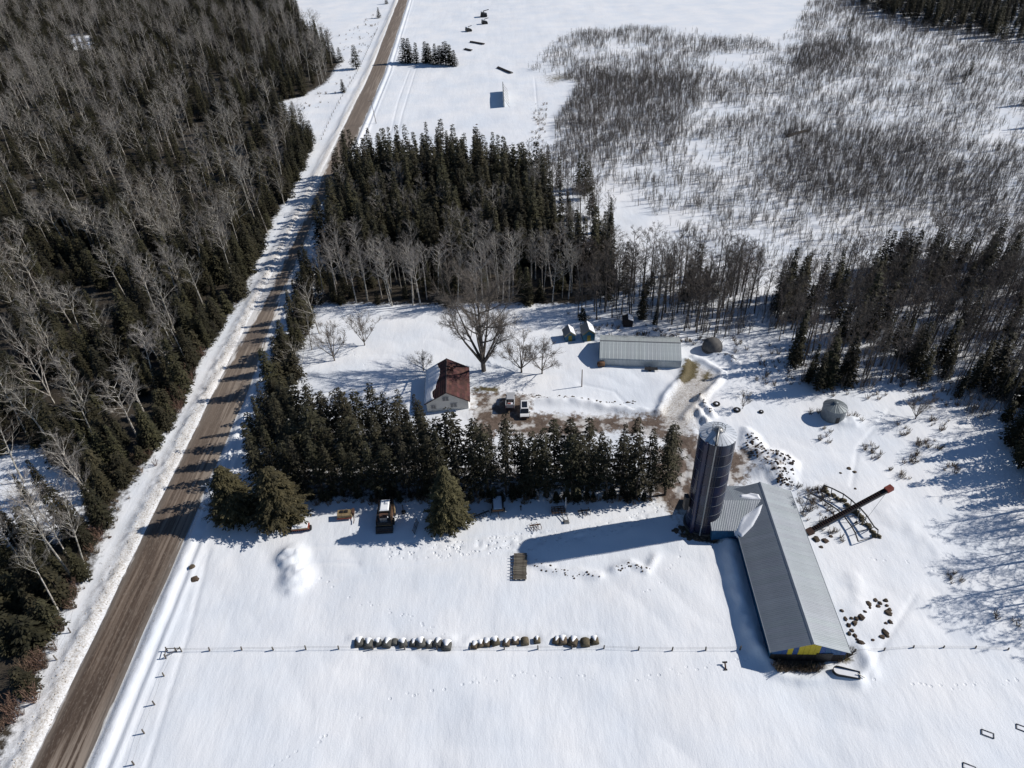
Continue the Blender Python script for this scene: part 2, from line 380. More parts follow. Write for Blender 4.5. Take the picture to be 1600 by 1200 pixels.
wear_shade[:, 2] = np.maximum(wear_shade[:, 2], .72 * np.exp(-((dR + 5.3) / 2.0) ** 2)); wear_shade[:, 2] = np.maximum(wear_shade[:, 2], .5 * np.exp(-((dR - 4.6) / .9) ** 2))
wear_shade[:, 2] = np.maximum(wear_shade[:, 2], .45 * np.exp(-((dR + 7.6) / 1.6) ** 2))
wear_shade[:, 3] = np.maximum(polyw(X, Y, W_FOREST, 7), polyw(X, Y, GROVE, 6))  # woods floor: leaf litter, with the shade under the trees put into its colour
wear_shade[:, 3] *= 1 - .8 * np.maximum(polyw(X, Y, CLEAR1, 6), polyw(X, Y, CLEAR2, 6))
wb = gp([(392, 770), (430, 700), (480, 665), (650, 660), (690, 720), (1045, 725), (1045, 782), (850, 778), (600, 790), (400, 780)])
wear_shade[:, 3] = np.maximum(wear_shade[:, 3], .7 * polyw(X, Y, wb, 5))  # band below the windbreak: shade and undergrowth painted dark on the ground
for P_ in ([(1188, 980), (1206, 1008), (1216, 1021), (1290, 1023), (1304, 1034), (1240, 1046), (1212, 1040), (1196, 1016)], [(1058, 828), (1085, 838), (1128, 836), (1122, 850), (1090, 846), (1060, 838)]): wear_shade[:, 3] = np.maximum(wear_shade[:, 3], .95 * polyw(X, Y, gp(P_), 1.5))  # barn end: its shadow and dark dirt painted in; silo foot darkened too
for P in RIDGES[:8]: wear_shade[:, 2] = np.maximum(wear_shade[:, 2], .33 * linew(X, Y, P[0], 1.3))
for P in TRACKS[:2]: wear_shade[:, 2] = np.maximum(wear_shade[:, 2], .25 * linew(X, Y, P, .5))
fa = me.attributes.new('feet', 'FLOAT', 'POINT'); fa.data.foreach_set('value', np.maximum(polyw(X, Y, FEET, 2), .6 * polyw(X, Y, gp([(990, 790), (1080, 780), (1070, 800), (1000, 815)]), 2) + sum(.45 * linew(X, Y, P_, .45) for P_ in PRINTS)).astype(np.float32))
at_ = me.attributes.new('wear_shade', 'FLOAT_COLOR', 'POINT'); at_.data.foreach_set('color', wear_shade.ravel())

m = bpy.data.materials.new('snow_field'); m.use_nodes = True; n = m.node_tree; L = n.links.new
b = n.nodes['Principled BSDF']; b.inputs['Roughness'].default_value = .65; b.inputs['Specular IOR Level'].default_value = .25
tc = n.nodes.new('ShaderNodeTexCoord'); at2 = n.nodes.new('ShaderNodeAttribute'); at2.attribute_name = 'wear_shade'
sep = n.nodes.new('ShaderNodeSeparateColor'); L(at2.outputs['Color'], sep.inputs[0])
def NZ(scale, det=6, sc=(1, 1, 1), rough=.6):
    mp = n.nodes.new('ShaderNodeMapping'); mp.inputs['Scale'].default_value = sc; L(tc.outputs['Object'], mp.inputs[0])
    t = n.nodes.new('ShaderNodeTexNoise'); t.inputs['Scale'].default_value = scale; t.inputs['Detail'].default_value = det; t.inputs['Roughness'].default_value = rough
    L(mp.outputs[0], t.inputs['Vector']); return t.outputs['Fac']
def MATH(op, a, bb=None, c=False):
    x = n.nodes.new('ShaderNodeMath'); x.operation = op; x.use_clamp = c
    for i, v in enumerate((a, bb)):
        if v is None: continue
        if isinstance(v, (int, float)): x.inputs[i].default_value = v
        else: L(v, x.inputs[i])
    return x.outputs[0]
def RMP(v, lo, hi, a=0., bb=1.):
    x = n.nodes.new('ShaderNodeMapRange'); L(v, x.inputs[0]); x.inputs[1].default_value = lo; x.inputs[2].default_value = hi; x.inputs[3].default_value = a; x.inputs[4].default_value = bb; return x.outputs[0]
def MIX(f, a, bb):
    x = n.nodes.new('ShaderNodeMix'); x.data_type = 'RGBA'
    for s_, v in (('Factor', f), ('A', a), ('B', bb)):
        if isinstance(v, tuple): x.inputs[s_].default_value = (*v, 1) if len(v) == 3 else v
        elif isinstance(v, (int, float)): x.inputs[s_].default_value = v
        else: L(v, x.inputs[s_])
    return x.outputs['Result']
nf = NZ(.9, 8, rough=.7); nl = NZ(.06, 3); nm = NZ(3.5, 5, rough=.7)
snowc = MIX(RMP(nl, .35, .65), (.72, .765, .83), (.82, .835, .865))
snowc = MIX(RMP(NZ(.35, 4, (1, .3, 1)), .55, .75, 0, .35), snowc, (.71, .735, .77))
def ragged(ch, wdt=.18): # threshold of mask + noise -> ragged patches
    s1 = MATH('ADD', ch, MATH('MULTIPLY', MATH('SUBTRACT', nf, .5), 1.5))
    return RMP(s1, .5 - wdt, .5 + wdt)
icec = MIX(RMP(nm, .35, .65), (.58, .56, .53), (.36, .325, .285))
col = MIX(RMP(MATH('ADD', sep.outputs[2], MATH('MULTIPLY', MATH('SUBTRACT', nm, .5), 1.3)), .35, .9), snowc, icec)
mudc = MIX(RMP(nf, .4, .62), (.095, .068, .053), (.165, .125, .10))
mudc = MIX(RMP(nm, .55, .7, 0, .6), mudc, (.30, .26, .23))
mudc = MIX(RMP(NZ(.3, 6), .50, .60, 0, .85), mudc, (.62, .61, .60))
col = MIX(ragged(MATH('ADD', sep.outputs[0], -.1), .14), col, mudc)
grc = MIX(RMP(nm, .35, .65), (.075, .065, .03), (.15, .12, .065))
col = MIX(ragged(sep.outputs[1]), col, grc)
duff_shade = MIX(RMP(nm, .35, .65), (.030, .026, .020), (.07, .058, .044))  # litter brown, dark enough to carry painted shade as well
col = MIX(RMP(MATH('ADD', at2.outputs['Alpha'], MATH('MULTIPLY', MATH('SUBTRACT', nf, .5), 1.3)), .45, .75), col, duff_shade)
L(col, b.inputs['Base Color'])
hgt = MATH('ADD', MATH('MULTIPLY', NZ(.7, 6, (1, .35, 1)), .8), MATH('MULTIPLY', NZ(4, 5), .22))
hgt = MATH('ADD', hgt, MATH('MULTIPLY', MATH('MULTIPLY', nm, sep.outputs[2]), .9))
vr = n.nodes.new('ShaderNodeTexVoronoi'); vr.inputs['Scale'].default_value = 1.1; L(tc.outputs['Object'], vr.inputs['Vector'])
ft = n.nodes.new('ShaderNodeAttribute'); ft.attribute_name = 'feet'
hgt = MATH('SUBTRACT', hgt, MATH('MULTIPLY', MATH('MULTIPLY', RMP(vr.outputs['Distance'], .32, .18), ft.outputs['Fac']), 1.5))
bp = n.nodes.new('ShaderNodeBump'); bp.inputs['Strength'].default_value = .5; bp.inputs['Distance'].default_value = .25
L(hgt, bp.inputs['Height']); L(bp.outputs[0], b.inputs['Normal'])
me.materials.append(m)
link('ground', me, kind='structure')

# ---- road: one gravel strip with worn wheel paths and snow drifted over its edges
yy = np.concatenate([np.arange(-60, 250, 1.2), np.arange(250, 1500, 5)])
uu = np.linspace(-1, 1, 17)
V = []; 
for y in yy:
    c = float(road_c(y)); wob = .25 * (float(vnoise(y, 0, 6, 2)) - .5) + .5 * (float(vnoise(y, 9, 25, 4)) - .5)
    for u in uu:
        hw = ROAD_W + wob * (1 if abs(u) > .9 else 0)
        z = .02 + .05 * (1 - u * u) - .012 * math.exp(-((abs(u) - .45) / .12) ** 2)
        V.append((c + u * hw, y, z))
k = len(uu)
Fc = [(i * k + j, i * k + j + 1, (i + 1) * k + j + 1, (i + 1) * k + j) for i in range(len(yy) - 1) for j in range(k - 1)]
me = newmesh('road', V, Fc, [], smooth=True)
uvx = me.attributes.new('across', 'FLOAT', 'POINT'); uvx.data.foreach_set('value', np.tile(uu, len(yy)).astype(np.float32))
m = bpy.data.materials.new('frozen_gravel_road'); m.use_nodes = True; n = m.node_tree; L = n.links.new
b = n.nodes['Principled BSDF']; b.inputs['Roughness'].default_value = .8; b.inputs['Specular IOR Level'].default_value = .25
tc = n.nodes.new('ShaderNodeTexCoord'); ac = n.nodes.new('ShaderNodeAttribute'); ac.attribute_name = 'across'
acf = ac.outputs['Fac']
s1 = NZ(1.6, 5, (1, .03, 1)); s2 = NZ(.5, 4, (1, .12, 1)); s3 = NZ(4, 6, (1, .35, 1)); s4 = NZ(.02, 2)
base = MIX(RMP(s1, .42, .58), (.078, .055, .042), (.165, .124, .096))
base = MIX(RMP(s2, .42, .64, 0, .55), base, (.065, .048, .038))
base = MIX(RMP(s3, .52, .75, 0, .6), base, (.26, .22, .185))
absu = MATH('ABSOLUTE', acf)
base = MIX(RMP(absu, .62, .95, 0, .6), base, (.17, .155, .14))
pale = MATH('MULTIPLY', RMP(MATH('ADD', s1, MATH('MULTIPLY', acf, .12)), .5, .62), RMP(s4, .42, .56, .15, .8))
base = MIX(pale, base, (.32, .27, .225))
sepp = n.nodes.new('ShaderNodeSeparateXYZ'); L(tc.outputs['Object'], sepp.inputs[0])
base = MIX(RMP(sepp.outputs[1], 75, 140, 0, .45), base, (.25, .21, .175))
far = MATH('MULTIPLY', RMP(sepp.outputs[1], 130, 175), RMP(sepp.outputs[1], 340, 240))
sn = MATH('ADD', MATH('ADD', MATH('MULTIPLY', absu, .75), MATH('MULTIPLY', far, .47)), MATH('MULTIPLY', MATH('SUBTRACT', NZ(1.4, 6, (1, .12, 1)), .5), .9))
base = MIX(RMP(sn, .74, .9), base, (.66, .65, .64))
L(base, b.inputs['Base Color'])
bp = n.nodes.new('ShaderNodeBump'); bp.inputs['Strength'].default_value = .5; bp.inputs['Distance'].default_value = .06
L(s3, bp.inputs['Height']); L(bp.outputs[0], b.inputs['Normal'])
me.materials.append(m); link('road', me, kind='structure')

# ================================================================== BUILDINGS
def roof_panel_mesh(name, wd, L_, m, ribs=3, th=.04):
    """corrugated sheet: width along x, length along y (downslope), ribs raised"""
    mb = MB(); mb.box(.004, wd - .004, 0, L_, 0, th)
    for i in range(ribs):
        xc = wd * (i + .5) / ribs
        mb.add([(xc - .06, 0, th), (xc - .02, 0, th + .022), (xc + .02, 0, th + .022), (xc + .06, 0, th), (xc - .06, L_, th), (xc - .02, L_, th + .022), (xc + .02, L_, th + .022), (xc + .06, L_, th)],
               [(0, 1, 5, 4), (1, 2, 6, 5), (2, 3, 7, 6), (0, 3, 2, 1), (4, 5, 6, 7)])
    return mb.mesh(name, m)
def lay_panels(parent, m, n_, wd, start, along, down, L_, name='roof_panel', skip=None):
    me = roof_panel_mesh(name, wd, L_, m)
    ax = Vector(along).normalized(); dw = Vector(down).normalized(); nz = ax.cross(dw).normalized()
    flip = nz.z < 0
    out = []
    for i in range(n_):
        if skip and skip(i): continue
        o = link(name, me, parent)
        nn = -nz if flip else nz
        p = Vector(start) + ax * (wd * (i + (1 if flip else 0)))
        a = -ax if flip else ax
        mtx = Matrix((a, dw, nn)).transposed().to_4x4(); mtx.translation = p + nn * random.uniform(0, .012)
        o.matrix_local = mtx; out.append(o)
    return out

# --- long barn with its side wing
A_ = math.atan2(-2.2, 32.7)                     # the ridge runs slightly east of north
bx, by = 42.3, 58.6
barn = thing('barn', 'long blue barn with a grey steel gable roof and yellow patches on its end', 'barn', (bx, by, 0), A_)
HWD, LEN, EH, RH = 5.5, 32.0, 2.9, 5.05
mb = MB(); t = .15
prof = [(-HWD, -.4), (HWD, -.4), (HWD, EH), (0, RH - .08), (-HWD, EH)]
mb.box(-HWD, -HWD + t, 0, LEN, -.4, EH); mb.box(HWD - t, HWD, 0, LEN, -.4, EH)
mb.prism(prof, LEN - t, LEN + .002, 'y'); part('wall', mb, MT['blue_wall'], barn)
# south gable: dark lower boards, blue and yellow sheets above
gb = part('gable_wall', MB().prism([(-HWD + .16, -.4), (HWD - .16, -.4), (HWD - .16, EH), (0, RH - .14), (-HWD + .16, EH)], .06, .2, 'y'), MT['dark_wood'], barn)
xx = -HWD
for i in range(14):
    w_ = HWD * 2 / 14; x0 = -HWD + i * w_; x1 = x0 + w_ - .03; zt = lambda x: EH + (RH - EH) * (1 - abs(x) / HWD) - .12
    yel = i in (3, 5, 6, 7, 8)
    mb = MB(); mb.add([(x0, 0, 1.6), (x1, 0, 1.6), (x1, 0, zt(x1)), (x0, 0, zt(x0)), (x0, .055, 1.6), (x1, .055, 1.6), (x1, .055, zt(x1)), (x0, .055, zt(x0))],
                      [(0, 1, 2, 3), (5, 4, 7, 6), (4, 0, 3, 7), (1, 5, 6, 2), (3, 2, 6, 7), (4, 5, 1, 0)])
    part('gable_panel', mb, MT['yellow'] if yel or i in (4,) and False else MT['blue_paint'], barn)
for i in range(14):
    w_ = HWD * 2 / 14
    part('board', MB().box(-HWD + i * w_, -HWD + i * w_ + w_ - .04, .0, .055, -.3, 1.58), MT['dark_wood'], barn)
part('barn_door', MB().box(1.2, 3.6, -.07, -.01, -.2, 1.9).box(1.15, 3.65, -.1, -.07, 1.9, 2.0), MT['steel_dark'], barn)
SL = math.hypot(HWD + .35, (RH - EH) * (HWD + .35) / HWD); dz = (RH - EH) / HWD
npn = 34; pw = (LEN + 1.0) / npn
lay_panels(barn, MT['roof_barn'], npn, pw, (0, -.5, RH), (0, 1, 0), (-1, 0, -dz), SL)
lay_panels(barn, MT['roof_barn'], npn, pw, (0, -.5, RH), (0, 1, 0), (1, 0, -dz), SL)
part('ridge_cap', MB().prism([(-.28, RH - .02), (0, RH + .13), (.28, RH - .02), (0, RH + .07)], -.52, LEN + .52, 'y'), MT['roof_barn'], barn)
for sx in (-1, 1):
    x = sx * (HWD + .36); zz = RH - dz * abs(x)
    part('eave_trim', MB().box(min(x, x + sx * .06), max(x, x + sx * .06), -.5, LEN + .5, zz - .12, zz + .09), MT['roof_barn'], barn)
# wing
wy0, wy1, wx0 = 23.2, 33.4, -9.9; wr = 4.75; wm = (wy0 + wy1) / 2
wg = barn
part('wing_wall', MB().box(wx0, -HWD - .01, wy0, wy0 + .12, -.4, EH).box(wx0, -HWD - .01, wy1 - .12, wy1, -.4, EH)
     .prism([(wy0 + .13, -.4), (wy1 - .13, -.4), (wy1 - .13, EH - .02), (wm, wr - .1), (wy0 + .13, EH - .02)], wx0, wx0 + .12, 'x'), MT['blue_wall'], barn)
wdz = (wr - EH) / (wm - wy0); wsl = math.hypot(wm - wy0 + .3, wdz * (wm - wy0 + .3))
nwp = 11; ww = (abs(wx0) + .4) / 11 - .02
lay_panels(barn, MT['roof_barn'], 10, .93, (wx0 - .35, wm, wr), (1, 0, 0), (0, -1, -wdz), wsl, 'wing_roof_panel')
lay_panels(barn, MT['roof_barn'], 10, .93, (wx0 - .35, wm, wr), (1, 0, 0), (0, 1, -wdz), wsl, 'wing_roof_panel')
# snow left in the roof valleys: lies between wing roof and barn roof
def roofz(x, y):
    return max(RH - dz * abs(x), wr - wdz * abs(y - wm) if wx0 < x < 0 else -9)
def valley_patch(pts, nm_):
    """patch over roof from a polygon in barn coordinates"""
    P = np.array(pts); x0, y0 = P.min(0); x1, y1 = P.max(0)
    nxx = 28; nyy = 28; V = []; Fc = []; ids = {}
    gx = np.linspace(x0 - .2, x1 + .2, nxx); gy = np.linspace(y0 - .2, y1 + .2, nyy)
    XX, YY = np.meshgrid(gx, gy); ww_ = polyw(XX, YY, P, .5); nzv = fbm(XX, YY, .8, 3, 2)
    for j in range(nyy):
        for i in range(nxx):
            V.append((gx[i], gy[j], roofz(gx[i], gy[j]) + .0 + .34 * min(1, max(0, ww_[j, i] * 1.25 - .25 + .1 * (nzv[j, i] - .5))) - .06))
    for j in range(nyy - 1):
        for i in range(nxx - 1):
            if ww_[j:j + 2, i:i + 2].max() > 0.02: Fc.append((j * nxx + i, j * nxx + i + 1, (j + 1) * nxx + i + 1, (j + 1) * nxx + i))
    me = newmesh(nm_, V, Fc, MT['snow'], smooth=True)
    return me
def to_barn(px, py, z):
    w_ = g(px, py, z) - np.array([bx, by]); c, s = math.cos(-A_), math.sin(-A_)
    return (w_[0] * c - w_[1] * s, w_[0] * s + w_[1] * c)
vp1 = [to_barn(a, c, 4.0) for a, c in ((1155, 774), (1172, 772), (1184, 777), (1188, 785), (1170, 783), (1157, 780))]
vp2 = [to_barn(a, c, 3.8) for a, c in ((1190, 794), (1186, 806), (1176, 822), (1160, 835), (1151, 826), (1160, 808), (1178, 798))]
for P_, lb in ((vp1, 'small white snow patch in the roof valley on the far side of the barn wing'), (vp2, 'leaf shaped white snow patch in the near roof valley beside the barn wing')):
    o = thing('snow_patch', lb, 'snow', (bx, by, 0), A_, 'snow patches on the barn roof', valley_patch(P_, 'snow_patch'))

# --- tower silo
sx_, sy_ = 33.3, 86.5
silo = thing('silo', 'tall dark blue tower silo with a white ribbed roof beside the barn wing', 'silo', (sx_, sy_, 0))
SR, SH = 3.0, 21.6; nr = 9; rh = SH / nr
part('foundation', MB().lathe([(3.3, -.4), (3.3, .35), (2.9, .35)], 32), mat('silo_concrete', (.10, .09, .085), .9), silo)
sheet = {}
for r_ in range(nr):
    z0 = .35 + r_ * (SH - .35) / nr; z1 = .35 + (r_ + 1) * (SH - .35) / nr - .0
    ms = MT['silo'] 
    for s_ in range(12):
        a0 = 2 * math.pi * (s_ + .5 * (r_ % 2)) / 12; a1 = a0 + 2 * math.pi / 12 - .006
        mb = MB(); mb.lathe([(SR, z0 + .04), (SR, z1 - .04)], 4, a0=a0, a1=a1)
        o = link('shell_sheet', mb.mesh('shell_sheet', ms, True), silo)
    part('seam_band', MB().lathe([(SR - .02, z1 - .05), (SR + .03, z1 - .045), (SR + .03, z1 - .005), (SR - .02, z1 + .0)], 40), MT['silo_seam'], silo)
part('inner_shell', MB().lathe([(SR - .03, .2), (SR - .03, SH - .05)], 36), MT['dark'], silo)
RB = .85
for k_ in range(24):
    a0 = 2 * math.pi * k_ / 24; a1 = a0 + 2 * math.pi / 24 - .025
    mb = MB(); mb.lathe([(SR + .06, SH - .05), (SR + .04, SH + .03), (.62, SH + RB), (.6, SH + RB)], 2, a0=a0, a1=a1)
    link('roof_sheet', mb.mesh('roof_sheet', MT['silo_roof'], False), silo)
part('roof_lining', MB().lathe([(SR - .02, SH - .1), (.0, SH + RB - .03)], 24), MT['steel'], silo)
part('roof_cap', MB().lathe([(.75, SH + RB - .05), (.75, SH + RB + .12), (.35, SH + RB + .32), (.0, SH + RB + .36)], 16), MT['steel'], silo)
rail = part('guard_rail', MB(), MT['steel'], silo) if False else None
mb = MB()
for hz, rr in ((.45, 1.05), (.85, 1.05)):
    mb.tube([(rr * math.cos(t_) + .05, rr * math.sin(t_) + .1, SH + RB - .25 + hz) for t_ in np.linspace(0, 2 * math.pi, 21)], .045, 4, cap=False)
for t_ in np.linspace(0, 2 * math.pi, 9)[:-1]:
    mb.tube([(1.05 * math.cos(t_) + .05, 1.05 * math.sin(t_) + .1, SH + RB - .55), (1.05 * math.cos(t_) + .05, 1.05 * math.sin(t_) + .1, SH + RB + .6)], .035, 4)
part('guard_rail', mb, MT['silo_seam'], silo)
# chute and filling pipe on the south-west side
ca = math.radians(222); cx_, cy_ = SR * math.cos(ca), SR * math.sin(ca)
part('chute', MB().lathe([(.42, .2), (.42, SH - .1), (.3, SH + .1), (0, SH + .15)], 12, c=(cx_ * 1.08, cy_ * 1.08)), MT['silo'], silo, True)
pa = math.radians(250); p0 = (math.cos(pa) * (SR + .28), math.sin(pa) * (SR + .28))
part('filling_pipe', MB().tube([(p0[0] * 1.02, p0[1] * 1.02, .3), (p0[0], p0[1], SH - .2), (p0[0] * .95, p0[1] * .95, SH + .55), (p0[0] * .5, p0[1] * .5, SH + 1.35), (0, -.1, SH + RB + .55), (.1, .1, SH + RB + .35)], .13, 8), MT['steel'], silo, True)
part('pipe_hood', MB().tube([(p0[0] * .98, p0[1] * .98, SH + .1), (p0[0] * .5, p0[1] * .5, SH + 1.15), (0, -.1, SH + RB + .25)], .24, 6), MT['steel_dark'], silo, True)
la = math.radians(270)
mb = MB(); lx = SR + .5
for s_ in (-.22, .22): mb.tube([(s_ - .5, -lx + .25, .5), (s_ - .5, -lx + .25, SH + .6)], .03, 4)
for k_ in range(58): mb.tube([(-.72, -lx + .25, .7 + k_ * .36), (-.28, -lx + .25, .7 + k_ * .36)], .018, 3)
part('ladder', mb, MT['steel_dark'], silo)
part('control_box', MB().box(-3.95, -3.2, -.9, 0.2, 4.6, 7.6), MT['steel_dark'], silo)

# --- farmhouse
hx, hy = -14.65, 128.2
house = thing('farmhouse', 'small cream gabled farmhouse with a maroon roof half covered in snow', 'house', (hx, hy, 0), math.radians(2))
HW, HL, HE, HR = 4.6, 6.2, 2.7, 5.35
part('wall', MB().prism([(-HW, -.4), (HW, -.4), (HW, HE), (0, HR - .05), (-HW, HE)], -HL + .1, HL - .1, 'y'), MT['house_wall'], house)
hd = (HR - HE) / HW
for i in range(12):   # siding boards on the south gable
    z0 = .1 + i * .42; z1 = z0 + .40
    if z1 > HR - .2: break
    xw0 = HW - .02 if z0 < HE else (HR - z0) / hd - .02
    xw1 = HW - .02 if z1 < HE else (HR - z1) / hd - .02
    mb = MB(); y_ = -HL + .1
    mb.add([(-xw0, y_ - .06, z0), (xw0, y_ - .06, z0), (xw1, y_ - .025, z1), (-xw1, y_ - .025, z1), (-xw0, y_ + .0, z0), (xw0, y_ + .0, z0), (xw1, y_, z1), (-xw1, y_, z1)],
           [(0, 1, 2, 3), (4, 0, 3, 7), (1, 5, 6, 2), (3, 2, 6, 7), (4, 5, 1, 0)])
    part('siding_board', mb, MT['house_wall'], house)
for (x0, z0, w_, h_) in ((-.9, 3.0, 1.25, .95), (.7, 1.1, 1.3, 1.0), (-3.6, 1.0, 1.0, .9)):
    wf = part('window', MB().box(x0 - .1, x0 + w_ + .1, -HL - .05, -HL + .02, z0 - .1, z0 + h_ + .1), MT['curtain'], house)
    part('pane', MB().box(x0, x0 + w_ / 2 - .04, -HL - .08, -HL - .045, z0, z0 + h_), MT['glass'], wf)
    part('pane', MB().box(x0 + w_ / 2 + .04, x0 + w_, -HL - .08, -HL - .045, z0, z0 + h_), MT['glass'], wf)
for sy0 in (-2.5, 2.0):
    wf = part('window', MB().box(HW - .02, HW + .05, sy0, sy0 + 1.2, 1.0, 2.1), MT['curtain'], house)
    part('pane', MB().box(HW + .045, HW + .07, sy0 + .1, sy0 + 1.1, 1.1, 2.0), MT['glass'], wf)
drr = part('door', MB().box(HW - .02, HW + .06, -.3, .7, .1, 2.1), MT['trim'], house)
part('handle', MB().box(HW + .06, HW + .1, .5, .6, 1.0, 1.1), MT['steel'], drr)
# roof in courses of shingle sheets
rowsN, colsN = 9, 8; ov = .45
for sxx in (-1, 1):
    rl = math.hypot(HW + ov, hd * (HW + ov)); 
    for r_ in range(rowsN):
        for c_ in range(colsN):
            u0 = rl * r_ / rowsN; u1 = rl * (r_ + 1) / rowsN - .02
            y0 = -HL - .25 + (2 * HL + .5) * c_ / colsN + .01; y1 = -HL - .25 + (2 * HL + .5) * (c_ + 1) / colsN - .01
            cs, sn_ = (HW + ov) / rl, hd * (HW + ov) / rl
            def P3(u, hgt_): return (sxx * (u * cs + hgt_ * sn_), HR - u * sn_ + hgt_ * cs)
            a, b1, c1, d1 = P3(u0, .0), P3(u1, .0), P3(u1, .11), P3(u0, .06)
            part('shingle_sheet', MB().prism([a, b1, c1, d1], y0, y1, 'y'), MT['maroon'], house)
part('ridge_cap', MB().prism([(-.18, HR), (0, HR + .16), (.18, HR), (0, HR + .05)], -HL - .27, HL + .27, 'y'), MT['trim'], house)
for sxx in (-1, 1):
    part('verge_board', MB().prism([(0, HR - .1), (sxx * (HW + ov), HR - hd * (HW + ov) - .12), (sxx * (HW + ov), HR - hd * (HW + ov) + .05), (0, HR + .07)], -HL - .3, -HL - .255, 'y'), MT['trim'], house)
ch = part('chimney', MB().box(.9, 1.5, 2.2, 2.8, HR - 1.2, HR + .5), mat('chimney_brick', (.16, .07, .05), .9, noise=(6, (.10, .05, .04))), house)
# snow slab on the west slope, ragged towards the ridge
V = []; Fc = []; nu, nv = 22, 30
for j in range(nv):
    vv = j / (nv - 1); y_ = (-HL - .2) + vv * (2 * HL + .35)
    edge = 2.1 + .7 * math.sin(vv * 7) * .6 + 1.0 * (float(fbm(vv * 12, 3.3, 2, 1, 3)) - .5) + (-.9 if vv > .8 else 0) * 0 + (.7 if vv < .25 else 0)
    for i in range(nu):
        u = i / (nu - 1); xa = -(HW + ov) + u * ((HW + ov) - edge); 
        zt = HR - hd * abs(xa) + .10 + .16 * min(1, 5 * min(u, 1 - u) + .05) * (1 if 0 < j < nv - 1 else .1)
        V.append((xa, y_, zt + .03 * float(vnoise(xa, y_, .8, 2))))
Fc = [(j * nu + i, j * nu + i + 1, (j + 1) * nu + i + 1, (j + 1) * nu + i) for j in range(nv - 1) for i in range(nu - 1)]
# skirt so that the slab is solid
o = thing('snow_slab', 'white snow slab lying on the left slope of the farmhouse roof', 'snow', (hx, hy, 0), math.radians(2), me=newmesh('snow_slab', V, Fc, MT['snow'], smooth=True))
sm = o.modifiers.new('thick', 'SOLIDIFY'); sm.thickness = .09; sm.offset = -1
part('step', MB().box(HW + .1, HW + 1.2, -.6, 1.0, -.2, .1), MT['grey_wood'], house)

# --- long machine shed
rs = math.radians(-8.0)
sc0 = g(935, 573); sc1 = g(1061, 580)
shx, shy = 20.9, 136.1
shed = thing('machine_shed', 'long pale green metal shed with a low curved roof at the edge of the woods', 'shed', (shx, shy, 0), rs)
SLn, SW_, SE, SRg = 19.0, 10.0, 2.3, 3.95
def arch(nseg=10):
    pts = []
    for i in range(nseg + 1):
        u = i / nseg; y_ = u * SW_
        s_ = 1 - abs(2 * u - 1); zz = SE + (SRg - SE) * (1 - (1 - s_) ** 1.35)
        pts.append((y_, zz))
    return pts
ap = arch(12)
part('end_wall', MB().prism([(0.05, -.4), (SW_ - .05, -.4)] + [(a, c - .05) for a, c in ap[::-1]], 0.02, .14, 'x'), MT['roof_shed'], shed)
part('end_wall', MB().prism([(0.05, -.4), (SW_ - .05, -.4)] + [(a, c - .05) for a, c in ap[::-1]], SLn - .14, SLn - .02, 'x'), MT['roof_shed'], shed)
dW = part('door', MB().box(-.05, .0, 3.0, 7.0, -.2, 2.4), MT['steel_dark'], shed)
npn = 21
mb = MB(); wdp = SLn / npn
pr_ = [(-.12, SE - .25)] + ap + [(SW_ + .12, SE - .25)]
V = []; 
for x_, dzp in ((.003, 0), (wdp * .5 - .06, 0), (wdp * .5 - .03, .025), (wdp * .5 + .03, .025), (wdp * .5 + .06, 0), (wdp - .006, 0)):
    for (a, c) in pr_: V.append((x_, a, c + dzp + .02))
kk = len(pr_); mb.add(V, [(i * kk + j, (i + 1) * kk + j, (i + 1) * kk + j + 1, i * kk + j + 1) for i in range(5) for j in range(kk - 1)])
pm = mb.mesh('roof_panel', MT['roof_shed'])
for i in range(npn): link('roof_panel', pm, shed, (i * wdp, 0, random.uniform(0, .02)))
mb = MB(); V = []
side = MB()
for i in range(npn):
    side_me = None
sp = MB().box(.01, wdp - .01, -.04, .06, -.4, SE - .1).mesh('side_panel', MT['roof_shed'])
for i in range(npn): link('side_panel', sp, shed, (i * wdp, 0, 0)); 
for i in range(npn): link('side_panel', sp, shed, (i * wdp, SW_ - .02, 0))
part('ridge_cap', MB().prism([(SW_ / 2 - .2, SRg + .02), (SW_ / 2, SRg + .16), (SW_ / 2 + .2, SRg + .02), (SW_ / 2, SRg)], 0, SLn, 'x'), MT['steel'], shed)
o = thing('rusty_tank', 'small rusty brown tank standing at the left corner of the long shed', 'tank', at(939, 574), 0)
part('body', MB().tube([(-.9, 0, .75), (-.8, 0, .75), (.8, 0, .75), (.9, 0, .75)], [.35, .6, .6, .35], 12), MT['rust_light'], o, True)
for s_ in (-.6, .6): part('leg', MB().box(s_ - .06, s_ + .06, -.4, .4, -.1, .3), MT['rust'], o)
o = thing('boat_trailer', 'low dark flatbed trailer parked against the front of the long shed', 'trailer', at(1017, 580), rs)
part('deck', MB().box(-1.5, 1.5, -.5, .5, .45, .55), MT['steel_dark'], o)
for s_ in (-.55, .55): part('wheel', MB().tube([(-.3, s_, .3), (-.3, s_ + .12, .3)], .3, 10), MT['tyre'], o)
part('drawbar', MB().tube([(1.5, 0, .45), (2.3, 0, .4)], .05, 5), MT['steel'], o)

